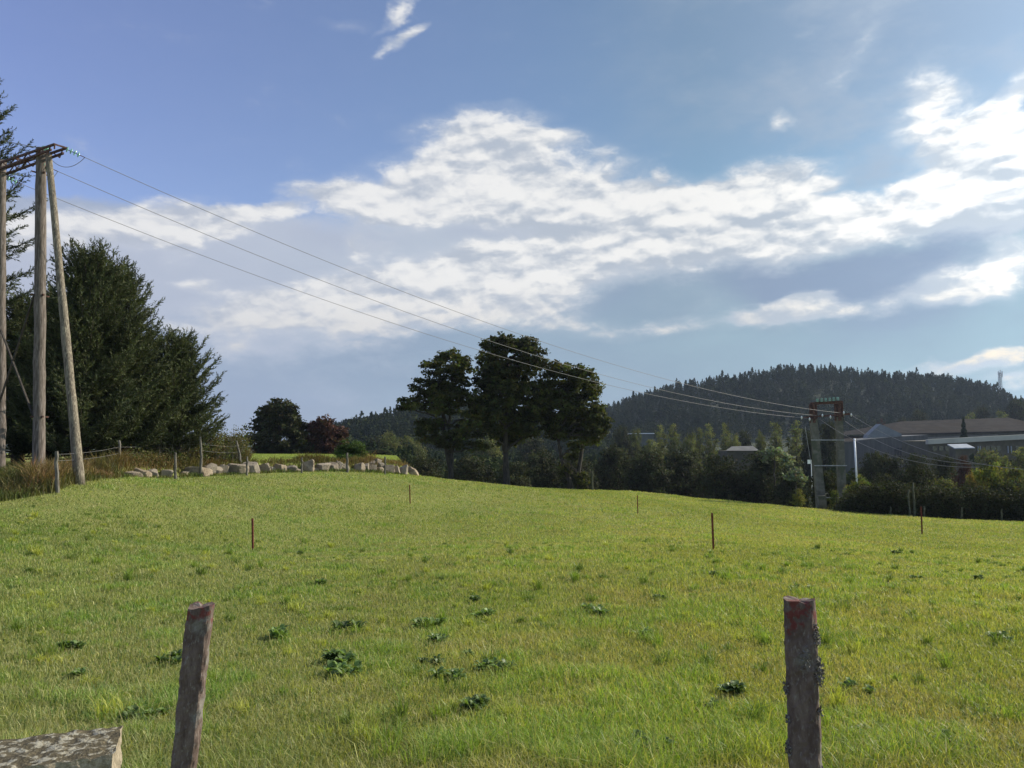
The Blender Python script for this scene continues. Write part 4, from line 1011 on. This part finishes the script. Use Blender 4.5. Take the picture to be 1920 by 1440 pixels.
VT = [ # label, kind, mat, px, top, width, Y
 ('low dark tree behind the right end of the boulder wall','round','dark',705,842,60,105),
 ('round dark bush-like tree just left of the leftmost tall trunk','round','dark',800,850,95,100),
 ('dark rounded tree between the first and second tall trunks','round','dark',885,848,100,98),
 ('dark tree low behind the middle tall trunk','round','dark',960,862,90,96),
 ('broad dark tree between the middle trunk and the forked trunks','round','dark',1015,838,110,104),
 ('dark tree directly behind the forked trunks','round','dark',1085,850,90,100),
 ('dark tree just right of the forked trunks, speckled with pale leaves','round','dark',1150,828,95,108),
 ('wide dark tree over the short pale post on the crest','round','dark',1210,838,110,102),
 ('dark tree crown left of the small pale hidden roof','round','dark',1285,836,110,104),
 ('dark heavy tree under the small pale hidden roof','round','dark',1355,846,110,98),
 ('dark tree carrying bright silvery leaves on its right shoulder','round','dark',1425,838,110,97),
 ('dark low tree at the left foot of the concrete pylon','round','dark',1482,872,80,90),
 ('olive tree on the left of the valley, left of the tall trees','round','olive',735,806,60,190),
 ('lumpy olive tree above the boulder wall end','round','olive',772,815,60,180),
 ('small dark tree at the foot of the left hill','round','dark',700,815,50,210),
 ('olive tree seen between the first two tall trunks','round','olive',915,812,60,190),
 ('dark olive tree glimpsed under the middle crown','round','dark',1000,812,70,185),
 ('dark round tree just right of the rightmost tall crown','round','dark',1166,794,48,200),
 ('olive tree left of the far flat pale roof','round','olive',1188,800,34,205),
 ('bushy olive tree in front of the far flat pale roof','round','olive',1222,822,60,170),
 ('slender pale green tree right of the far flat pale roof','tall','olive',1240,796,28,190),
 ('taller slender pale green tree, second right of the far roof','tall','olive',1262,792,30,188),
 ('stout olive tree left of the slender pair in mid valley','round','olive',1292,808,40,180),
 ('slender olive tree above the wide dark trees, third of the row','tall','olive',1311,800,26,190),
 ('slender olive tree in the middle of the valley row','tall','olive',1330,794,30,192),
 ('pointed olive tree just left of the thickest valley tree','tall','olive',1360,791,28,195),
 ('short rounded olive tree in the valley row','round','olive',1378,812,36,182),
 ('dark round tree in the valley row above the small hidden roof','round','dark',1398,803,38,186),
 ('olive tree above the silvery leaves, left one','round','olive',1424,806,32,188),
 ('tall feathery olive tree above the silvery leaves','tall','olive',1455,788,36,185),
 ('feathery olive tree immediately left of the concrete pylon','tall','olive',1492,788,34,185),
 ('grey-green tree right behind the left concrete pole','round','dark',1518,800,44,150),
 ('dark green tree showing between the two concrete poles','round','dark',1550,783,50,160),
 ('dark tree left of the white mast by the hall','round','dark',1632,842,60,110),
 ('dense green tree right of the white mast','round','dark',1672,845,76,106),
 ('dark green tree in front of the grey hall wall','round','dark',1722,846,70,104),
 ('green tree in front of the left end of the pale fascia','round','dark',1765,848,60,112),
 ('dark purplish round tree below the small pale roof','round','copper',1808,852,46,100),
 ('broad olive tree under the pale fascia at the right','round','olive',1862,838,70,130),
 ('olive tree at the right edge under the pale fascia','round','olive',1915,836,60,128),
 ('small dome shaped tree behind the left of the long roof','round','dark',1690,777,24,330),
 ('round tree behind the long roof, right of the dome shaped one','round','dark',1722,765,44,340),
 ('reddish tree behind the grey gable','round','copper',1655,786,26,330),
 ('olive round tree behind the long roof towards the right','round','olive',1818,772,34,330),
 ('larger round green tree behind the right part of the long roof','round','dark',1838,756,44,345),
 ('round green tree behind the right end of the long roof','round','olive',1880,768,40,330),
 ('big dark tree at the right edge above the long roof','round','dark',1908,742,60,350),
 ('dark pointed conifer standing in front of the long roof','cone','hill',1806,782,26,215),
]
for i, (lb, kd, mt, px, ty, w, Yv) in enumerate(VT): place_tree(lb, kd, mt, px, ty, w, Yv, seed=i)
# bushes in front, near the concrete pylon and the hedge
BS = [
 ('yellow-green bush on the right of the concrete pylon',1612,890,56,60,'yellow'),
 ('small pale-leaved sapling at the left foot of the concrete pylon',1497,914,24,59,'yellow'),
 ('small leafy sapling between the two concrete poles',1564,916,20,61,'yellow'),
 ('yellowing bush with an orange side rising behind the hedge',1850,866,84,60,'yellow'),
 ('orange leaved bush touching the left of the yellowing bush',1822,884,34,59,'orange'),
 ('green bush behind the hedge at the right edge of the photo',1905,872,90,58,'olive'),
 ('pale silvery bush crown to the left of the concrete pylon',1452,836,64,92,'silver'),
 ('silvery leafed spray low beside the concrete pylon',1492,873,34,88,'silver'),
 ('olive bush rising just behind the middle of the hedge',1775,892,80,61,'olive'),
 ('dull green bush behind the left part of the hedge',1665,886,80,62,'dark'),
 ('dark bush behind the twin stems in the hedge',1715,872,70,64,'dark'),
 ('dull dark bush between the poles and the trees behind',1545,880,70,66,'dark'),
]
for i, (lb, px, ty, w, Yv, mt) in enumerate(BS):
    zb = None
    if mt == 'silver': zb = at(px, ty+46, Yv)[2]
    if mt == 'silver':
        p = at(px, ty+14, Yv); rr = np.random.default_rng(700+i); e = empty('pale_leaf_patch', (p[0], Yv, float(H(p[0], Yv))), lb, 'bush', 'bushes near the concrete pylon')
        s = Yv/F; zz = p[2]-float(H(p[0], Yv)); L = [(0,0,zz,w*.3*s,1.0,12*s),(w*.28*s,-.3,zz-14*s,w*.22*s,1.0,12*s),(-w*.25*s,-.2,zz-4*s,w*.2*s,.9,9*s)]
        crown_mesh('foliage', L, M['silver'], e, .32, 34, .5, .8, rr); limb_mesh(e, (0,0,0), [(0,0,zz*.5),(0,0,zz*.9)], np.zeros((0,3)), .12, M['bark'], 'stems', rr, 0, L)
    else:
        place_tree(lb, 'tall' if w < 30 else 'bushy', mt, px, ty, w, Yv, seed=i, group='bushes near the concrete pylon', name='bush', cat='bush')
# twin pale stems in the hedge
for k, (pa, pb, lb) in enumerate((((1704,918),(1707,972),'left one of two slim pale stems standing in front of the hedge'),((1712,905),(1716,972),'right one of two slim pale stems standing in front of the hedge'))):
    a = at(*pa, 55.6); b = at(*pb, 55.6); o = MB().tube(curve_pts((0,0,-.3), a-b, 7, 0, rng, .01), np.linspace(.09,.05,7), 7).build('tree_stem', M['moss'], None, smooth=True); o.location = b.tolist()
    tag(o, lb, 'sapling', 'twin stems before the hedge')
def hedge():
    n = 5200; px = rng.uniform(1565, 2260, n); Yv = rng.uniform(56.2, 59.2, n)+ (1600-px)*.002; X = (px-960)/F*Yv; zb = H(X, np.full(n, 56.0))
    hh = 1.7*sst(px, 1555, 1625)*(.88+.24*value_noise(X, Yv, 1.7, 61)) + .8
    u = rng.random(n)**.85; C = np.stack([X, Yv, zb-.6+u*hh], -1); C = C[(Yv < 57.2) | (u > .72)]
    n = len(C); per = 26; P = np.repeat(C, per, 0)+rng.normal(0, .22, (n*per, 3)); v, q = leaf_quads(P, .15, .5)
    tn = np.repeat(np.repeat(1+rng.normal(0,.3,n), per)[:,None]*(1+rng.normal(0,.1,(n*per,3))), 4, 0)
    e = empty('hedge', C.mean(0)*[1,1,0]+[0,0,FLOOR*.5], 'long dark clipped hedge closing the field on the right', 'hedge')
    mesh_obj('foliage', v-np.array(e.location), q, M['dark'], e, tint=np.clip(tn,.4,2))
    mb = MB()
    for x_ in np.arange(24, 54, .9): mb.tube([(x_, 57.8, float(H(x_, 56))-1.2), (x_+.1, 57.8, float(H(x_, 56))+1.4)], [.05,.02], 5)
    o = mb.build('stems', M['bark'], e); o.location = (-np.array(e.location)).tolist()
hedge()

# ------------------------------------------------------------------ woods on the hills
def forest():
    # unit conifers: little sprays round a stem
    prs = []
    for s_ in range(6):
        rr = np.random.default_rng(80+s_); n = 130; u = rr.random(n)**.75; wd = rr.uniform(.18, .27); r = wd*(1-u)**.75*rr.uniform(.3,1.15,n); a = rr.random(n)*2*pi
        P = np.stack([np.cos(a)*r, np.sin(a)*r, .03+u*.97], -1); v, q = leaf_quads(P, .10, .3, rr, .7, outward=np.stack([np.cos(a), np.sin(a), 0*a], -1)*.6); prs.append((v, q))
    for s_ in range(3):
        rr = np.random.default_rng(90+s_); n = 150; d = unit(rr.normal(0,1,(n,3))); P = d*rr.uniform(.6,1,(n,1))*np.array([.30,.30,.38])+[0,0,.6]; v, q = leaf_quads(P, .13, .3, rr, .9, outward=d*.7); prs.append((v, q))
    rr = np.random.default_rng(99)
    def wood(name, label, n, px0, px1, y0, y1, hlo, hhi, broad, keep):
        VV=[]; QQ=[]; TT=[]; off=0
        px = rr.uniform(px0, px1, n); Yv = rr.uniform(y0, y1, n); X = (px-960)/F*Yv; Z = H(X, Yv); k = keep(px, Yv, Z); px, Yv, X, Z = px[k], Yv[k], X[k], Z[k]
        for i in range(len(X)):
            b = rr.random() < broad; v, q = prs[rr.integers(6, 9)] if b else prs[rr.integers(0, 6)]
            h = rr.uniform(hlo, hhi)*(.8 if b else 1)*(1.0 if rr.random() > .05 else 1.25); w = h*rr.uniform(.8, 1.25); a = rr.random()*6.28; c, s = cos(a), sin(a)
            vv = np.stack([(v[:,0]*c-v[:,1]*s)*w+X[i], (v[:,0]*s+v[:,1]*c)*w+Yv[i], v[:,2]*h+Z[i]-.3], -1); VV.append(vv); QQ.append(q+off); off += len(vv)
            t = rr.uniform(.8, 1.2)*(np.array([1.2,1.15,.8]) if b else np.array([1,1,1])); TT.append(np.tile(t, (len(vv), 1)))
        o = mesh_obj(name, np.vstack(VV), np.vstack(QQ), M['hill'], None, tint=np.vstack(TT)); tag(o, label, 'forest', kind='stuff'); return o
    wood('conifer_forest', 'dense dark conifer wood covering the hill on the right', 4600, 1000, 2300, 440, 700, 9, 13, .12, lambda p, y, z: z > FLOOR+3)
    wood('mixed_forest', 'wooded hill seen left of and behind the three tall trees', 1500, 560, 1180, 320, 470, 9, 13, .35, lambda p, y, z: z > FLOOR+2)
    wood('distant_forest', 'faint wooded ridge on the far horizon', 2600, -700, 2400, 1330, 1560, 20, 30, .2, lambda p, y, z: z > -2)
    wood('valley_scrub', 'mixed scrub and small trees on the floor of the valley', 1700, 620, 2200, 125, 330, 5, 8.5, .75, lambda p, y, z: (z < FLOOR+4) & ~((p > 1480) & (y > 150)))
forest()

# ------------------------------------------------------------------ buildings
M['sheet'] = noisy_mat('grey_cladding', (.070,.068,.064), (.095,.092,.086), .5, rough=.6, stretch=(3,3,.3), bstr=.1)
M['sheetblue'] = noisy_mat('pale_blue_cladding', (.13,.145,.155), (.17,.185,.195), .4, rough=.45, bstr=.1)
M['roof'] = noisy_mat('fibre_cement_roof', (.024,.021,.019), (.040,.036,.032), .35, c3=(.030,.025,.02), s3=.12, stretch=(1,1,2), bstr=.2, rough=1.0, spec=.03)
M['cream'] = noisy_mat('cream_fascia', (.36,.34,.28), (.43,.41,.34), .3, rough=.6, bstr=.05)
M['wallb'] = noisy_mat('brownish_wall', (.065,.055,.035), (.095,.085,.055), .4)
M['white'] = noisy_mat('white_paint', (.70,.70,.70), (.80,.80,.80), 2, rough=.5, bstr=.05)
M['whiteish'] = noisy_mat('pale_sheet', (.25,.27,.29), (.33,.35,.37), .6, rough=.5, bstr=.05)
M['window'] = noisy_mat('window_glass', (.03,.035,.04), (.05,.055,.06), 2, rough=.12, spec=.8, bstr=0)
def prism(parent, name, mat, front, back_dy, org):
    """polygon in the picture plane (world pts at one Y) extruded back"""
    f = np.array(front)-org; k = len(f); b = f+np.array([0, back_dy, 0]); v = np.vstack([f, b]); me_q = []
    m = MB(); m.add(v, [[i, (i+1) % k, k+(i+1) % k, k+i] for i in range(k)])
    me = [list(range(k))[::-1], [k+i for i in range(k)]]
    faces = [np.vstack(m.q)] + [np.array([x]) for x in me]
    return mesh_obj(name, v, faces, mat, parent)
def P_(px, py, Y): return at(px, py, Y)
# long low factory with a hipped grey roof
by = 250.0; base = at(1800, 812, by); 
fac = empty('factory', [base[0], by, FLOOR], 'long low factory with a wide grey roof beyond the hedge on the right', 'building'); FO = np.array([base[0], by, FLOOR])
e0 = at(1652, 814, by); e1 = at(1990, 806, by); r0_ = at(1690, 790, by+22); r1_ = at(1892, 783, by+22); b0 = e0+[0,44,0]; b1 = e1+[0,44,0]
v = np.array([e0, e1, b1, b0, r0_, r1_, e0-[0,0,.5], e1-[0,0,.5]])-FO
mesh_obj('roof', v, [np.array([[0,1,5,4],[2,3,4,5],[6,7,1,0]]), np.array([[1,2,5],[3,0,4]])], M['roof'], fac)
wl = MB(); w0 = e0+[1,1.2,-.55]; w1 = e1+[-1,1.2,-.55]; wl.add(np.array([w0, w1, w1*[1,1,0]+[0,0,FLOOR], w0*[1,1,0]+[0,0,FLOOR]])-FO, [[3,2,1,0]]); 
wl.add(np.array([w0+[0,41,0], w1+[0,41,0], (w1+[0,41,0])*[1,1,0]+[0,0,FLOOR], (w0+[0,41,0])*[1,1,0]+[0,0,FLOOR]])-FO, [[0,1,2,3]]); wl.build('wall', M['sheet'], fac)
pn = MB(); pn.add(np.array([at(1738,820,by+.9), at(1872,814,by+.9), at(1872,824,by+.9), at(1738,828,by+.9)])-FO, [[3,2,1,0]]); pn.build('pale_wall_panel', noisy_mat('pale_panel', (.15,.14,.13), (.19,.18,.165), .3, bstr=.05), fac)
# grey hall with a pale gable
gY = 235.0; gb = at(1660, 840, gY); hall = empty('hall', [gb[0], gY, FLOOR], 'grey hall with a pale blue gable end right of the concrete pylon', 'building'); HO = np.array([gb[0], gY, FLOOR])
gz = lambda px: at(px, 1000, gY)*[1,1,0]+[0,0,FLOOR]
prism(hall, 'gable', M['sheetblue'], [P_(1626,822,gY-.2), P_(1691,818,gY-.2), P_(1690,813,gY-.2), P_(1651,795,gY-.2), P_(1628,816,gY-.2)], 3.0, HO)
prism(hall, 'wall', M['sheet'], [gz(1585), gz(1740), P_(1740,815,gY), P_(1692,818,gY), P_(1585,828,gY)], 16.0, HO)
for k_ in range(14): MB().box(np.array([gb[0]-12+k_*1.85, gY-.06, FLOOR+8.0])-HO if False else at(1590+k_*11, 845, gY-.03)-HO, (.07,.1,5.2)).build('cladding_seam', M['sheet'], hall)
win = MB(); win.box(at(1682,847,gY-.1)-HO, (1.4,.3,2.2)).build('window', M['window'], hall)
MB().box(at(1690,847,gY-.1)-HO, (.6,.3,2.2)).build('window', M['window'], hall)
# smaller grey building seen between the concrete poles
sY = 170.0; sb = at(1556, 860, sY); sh = empty('shed', [sb[0], sY, FLOOR], 'plain grey shed wall showing between the concrete poles', 'building'); SO = np.array([sb[0], sY, FLOOR])
prism(sh, 'wall', M['sheet'], [at(1545,1000,sY)*[1,1,0]+[0,0,FLOOR], at(1600,1000,sY)*[1,1,0]+[0,0,FLOOR], at(1600,829,sY), at(1545,831,sY)], 9.0, SO)
mesh_obj('roof', np.array([at(1543,830,sY-.3), at(1602,828,sY-.3), at(1602,822,sY+9.5), at(1543,824,sY+9.5)])-SO+[0,0,.06], np.array([[0,1,2,3]]), M['roof'], sh)
# low building with a long cream fascia
fY = 205.0; fb = at(1840, 840, fY); low_ = empty('workshop', [fb[0], fY, FLOOR], 'low workshop with a long cream fascia running off the right edge', 'building'); LO = np.array([fb[0], fY, FLOOR])
prism(low_, 'fascia', M['cream'], [P_(1740,833,fY-.8), P_(1995,820,fY-.8), P_(1995,811,fY-.8), P_(1740,824,fY-.8)], 1.2, LO)
prism(low_, 'wall', M['wallb'], [at(1742,1000,fY)*[1,1,0]+[0,0,FLOOR], at(1993,1000,fY)*[1,1,0]+[0,0,FLOOR], P_(1993,816,fY), P_(1742,827,fY)], 14.0, LO)
for px in (1752, 1764, 1776, 1852, 1862, 1872, 1908): MB().box(at(px, 841, fY-.05)-LO, (1.15,.3,1.3)).build('window', M['window'], low_)
for px in (1834, 1838, 1890, 1896): MB().box(at(px, 843, fY-.15)-LO, (.18,.3,1.9)).build('pillar', M['whiteish'], low_)
an = empty('annexe', at(1805, 850, 195)*[1,1,0]+[0,0,FLOOR], 'small annexe with a pale sloping roof in front of the cream fascia', 'building'); AO = np.array(an.location)
a_ = [at(1776,833,197), at(1812,832,197), at(1828,839,193), at(1790,840,193)]
prism(an, 'roof', M['white'], [a_[3], a_[2], a_[1]+[0,-4,0]*0+np.array([0,193-197,0]), a_[0]+np.array([0,193-197,0])], .25, AO) if False else mesh_obj('roof', np.vstack([np.array(a_), np.array(a_)-[0,0,.25]])-AO, np.array([[0,3,2,1],[4,5,6,7],[3,7,6,2],[0,4,7,3],[1,2,6,5],[0,1,5,4]]), M['whiteish'], an)
prism(an, 'wall', M['wallb'], [at(1792,1000,193.5)*[1,1,0]+[0,0,FLOOR], at(1826,1000,193.5)*[1,1,0]+[0,0,FLOOR], at(1826,840,193.5), at(1792,841,193.5)], 3.0, AO)
# far flat pale roof and the small hidden roof on the left
q1 = empty('barn', at(1210, 840, 230)*[1,1,0]+[0,0,FLOOR], 'far pale flat-roofed barn among trees right of the rightmost tall tree', 'building'); QO = np.array(q1.location)
prism(q1, 'wall', noisy_mat('barn_wall', (.09,.095,.085), (.12,.125,.11), .4, bstr=.05), [at(1188,1000,230)*[1,1,0]+[0,0,FLOOR], at(1226,1000,230)*[1,1,0]+[0,0,FLOOR], at(1226,813,230), at(1190,813,230)], 12.0, QO)
prism(q1, 'roof', M['white'], [at(1188,813.5,229.6), at(1227,813.5,229.6), at(1227,812,229.6), at(1188,812,229.6)], 13.0, QO)
q2 = empty('house', at(1380, 840, 160)*[1,1,0]+[0,0,FLOOR], 'small house whose low grey roof shows above the dark trees', 'building'); QO = np.array(q2.location)
ra = [at(1360,845,158), at(1424,845,158), at(1412,836,162), at(1372,837,162)]; rb = [at(1360,845,166), at(1424,845,166)]
mesh_obj('roof', np.array([ra[0],ra[1],ra[2],ra[3],rb[0]*[1,1,1],rb[1]])-QO, [np.array([[0,1,2,3],[5,4,3,2]]), np.array([[0,3,4],[1,5,2]])], noisy_mat('slate', (.09,.09,.085), (.13,.13,.12), .5, bstr=.1), q2)
prism(q2, 'wall', M['wallb'], [at(1364,1000,158.4)*[1,1,0]+[0,0,FLOOR], at(1420,1000,158.4)*[1,1,0]+[0,0,FLOOR], at(1420,845.4,158.4), at(1364,845.4,158.4)], 7.0, QO)
# white mast by the hall, white sign left of the pylon
mt = MB().tube([(0,0,0), at(1602,822,105)-at(1606,862,105)+[0,0,5]], .12, 10).build('mast', M['white'], None, smooth=True); mt.location = (at(1606,862,105)-[0,0,5]).tolist()
tag(mt, 'white upright mast in front of the grey hall', 'mast')
sg = empty('sign', at(1518,875,88), 'small white board on a post left of the concrete pylon', 'sign'); 
MB().box((0,0,.55), (.5,.05,.45), .3).build('board', M['white'], sg); MB().tube([(.2,0,-3),(.2,0,.4)], .05, 6).build('post', M['white'], sg)
# telecom tower on the right hill
cY = 640.0; cb_ = at(1876, 735, cY); ct = empty('telecom_tower', cb_, 'slim lattice telecom tower on the hilltop at the far right', 'tower'); CO = np.array(cb_)
hgt = at(1876, 696, cY)[2]-cb_[2]; la = MB()
for sx, sy in ((-1,-1),(1,-1),(1,1),(-1,1)): la.bar((sx*1.1,sy*1.1,-6),(sx*.7,sy*.7,hgt*.92), .28, .28)
for k in range(9):
    z0_ = k*hgt/9.5; z1_ = (k+1)*hgt/9.5
    for sy in (-1, 1): la.bar((-1,sy,z0_),(1,sy,z1_),.18,.18); la.bar((1,sy,z0_),(-1,sy,z1_),.18,.18)
la.build('lattice', M['galv'], ct)
for dx, dz in ((-1.6,.92),(1.6,.92),(0,.99),(-1.4,.80),(1.5,.78)): MB().box((dx,-.8,hgt*dz), (.7,.4,2.6)).build('antenna', M['white'], ct)
MB().bar((-1.9,-.5,hgt*.86),(1.9,-.5,hgt*.86),.3,.3).build('platform', M['galv'], ct)

# ------------------------------------------------------------------ weeds in the pasture
def rosette(label, px, py, size, seed, group='dock plants in the pasture', tone=1.0, up=.5, mat='weed'):
    """broad-leaved dock: long leaves springing from one crown"""
    rr = np.random.default_rng(seed)
    d = ray(px, py); 
    for Y in np.arange(2.8, 60, .05):
        p = at(px, py, Y)
        if p[2] <= float(H(p[0], Y)): break
    base = np.array([p[0], Y, float(H(p[0], Y))]); w = size*Y/F   # overall width in metres
    nc = int(rr.integers(3, 6)); V=[]; Q=[]; C=[]; off=0
    for c in range(nc):
        ox, oy = rr.normal(0, w*.17), rr.normal(0, w*.13)
        for l in range(int(rr.integers(18, 32))):
            a = rr.random()*2*pi; L = w*rr.uniform(.12,.29); wd = L*rr.uniform(.13,.20); el0 = rr.uniform(.5, 1.3); n = 7; t = np.linspace(0,1,n)
            r = L*(t*cos(el0*.8)); z = L*(np.sin(t*pi*.62)*sin(el0)*.85) + .012
            w_ = wd*np.sin(np.clip(t*.93+.07,0,1)*pi)**.75 + .002; ca, sa = cos(a), sin(a)
            mid = np.stack([ox+ca*r, oy+sa*r, z], -1); sd = np.array([-sa, ca, 0]); cup = np.array([0,0,1.0])
            pts = np.stack([mid-sd*w_[:,None]+cup*w_[:,None]*.35, mid, mid+sd*w_[:,None]+cup*w_[:,None]*.35], 1).reshape(-1,3); pts += rr.normal(0, L*.012, pts.shape)
            i = np.arange(n-1)[:,None]*3; j = np.arange(2)[None]; q = np.stack([i+j, i+j+1, i+3+j+1, i+3+j], -1).reshape(-1,4)
            V.append(pts); Q.append(q+off); off += len(pts); C.append(np.tile(rr.uniform(.65,1.35)*tone*np.array([1,1,1]), (len(pts),1)))
    o = mesh_obj('dock_plant', np.vstack(V), np.vstack(Q), M[mat], None, tint=np.vstack(C), smooth=True); o.location = base.tolist()
    tag(o, label, 'weed', group)
DOCK = [
 ('dark leafy clump casting shadow, upper left of the central weeds',668,1186,78,.55),('low broad clump left of the darkest weed clump',525,1203,80,1.0),
 ('pale-edged dock plant in the middle left of the near pasture',640,1246,90,.8),('spiky dock plant just below the pale-edged one',640,1272,90,.9),
 ('leafy clump right of the darkest weed clump',800,1182,70,.9),('flat leafy patch below the clump right of the darkest one',830,1213,70,.8),
 ('dark rounded dock at the centre of the near pasture',808,1250,56,.55),('wide dock with long leaves below the dark rounded one',838,1275,84,.8),
 ('dock plant with shiny upright leaves right of the central wide dock',915,1262,74,.8),('small dock above the shiny-leaved dock',880,1235,40,.9),
 ('dock with purplish upright leaves in the lower middle',900,1335,84,.7),('small dark clump upper middle of the pasture, beside a clover flower',893,1132,44,.7),
 ('low leafy patch right of the middle clover',915,1160,60,1.0),('green dock patch right of centre',1115,1155,72,.9),
 ('dark small weed farther right of centre, low and spiky',1233,1128,34,.6),('pale-flecked weed left of the right post, halfway down',1200,1195,60,1.0),
 ('big dark dock low left of the right fence post',1375,1305,84,.65),('small dark weed behind the right fence post, at its left',1345,1338,56,.7),
 ('bluish-green dock just right of the right fence post',1622,1299,62,.8),('upright dock at the lower right of the right fence post',1615,1382,56,.7),
 ('dark weed behind the top of the right fence post',1503,1107,38,.6),('weed with dark leaves at far right, highest one near the edge',1832,1091,44,.6),
 ('small weed right of the tall stake, upper right pasture',1713,1087,26,.7),('weed patch near the right edge at mid height',1885,1205,54,.8),
 ('dark low weed between the two right stakes',1685,1040,26,.6),('dark weed just below the tall leaning stake',1335,1081,36,.6),
 ('dark weed left of centre near the left rusty stake',558,1042,32,.6),('faint weed patch below the left rusty stake',600,1100,44,.9),
 ('dark dock just left of the red topped post',312,1246,66,.55),('spreading dark dock left side, left of the red topped post',140,1222,64,.7),
 ('pale speckled weed below the spreading left dock',150,1275,50,.9),('dark dock right behind the stone block',246,1362,74,.6),
 ('dock with pale blades between stone block and red topped post',298,1352,60,.8),('large dock at the bottom edge right of centre',1225,1425,110,.7),
 ('dark weed at the lower right corner of the pasture',1770,1412,90,.6),('small dark weed upper middle, right of the near centre',960,1066,26,.7)]
for i, (lb, px, py, sz, tone) in enumerate(DOCK): rosette(lb, px, py, sz*1.15, 503+i, tone=tone*1.25)

# ------------------------------------------------------------------ haze
def haze():
    m = bpy.data.materials.new('air'); m.use_nodes = True; T = NT(m.node_tree)
    v = T.n('ShaderNodeVolumePrincipled'); v.inputs['Color'].default_value = (.62,.74,1.0,1); v.inputs['Density'].default_value = HAZE; v.inputs['Anisotropy'].default_value = .2
    o = T.n('ShaderNodeOutputMaterial'); T.l(v.outputs[0], o.inputs['Volume'])
    mb = MB().box((0, 0, 55), (4700, 4700, 160)); h = mb.build('haze', m, None); tag(h, 'faint blue haze over the valley', kind='stuff')
HAZE = .00010
haze()
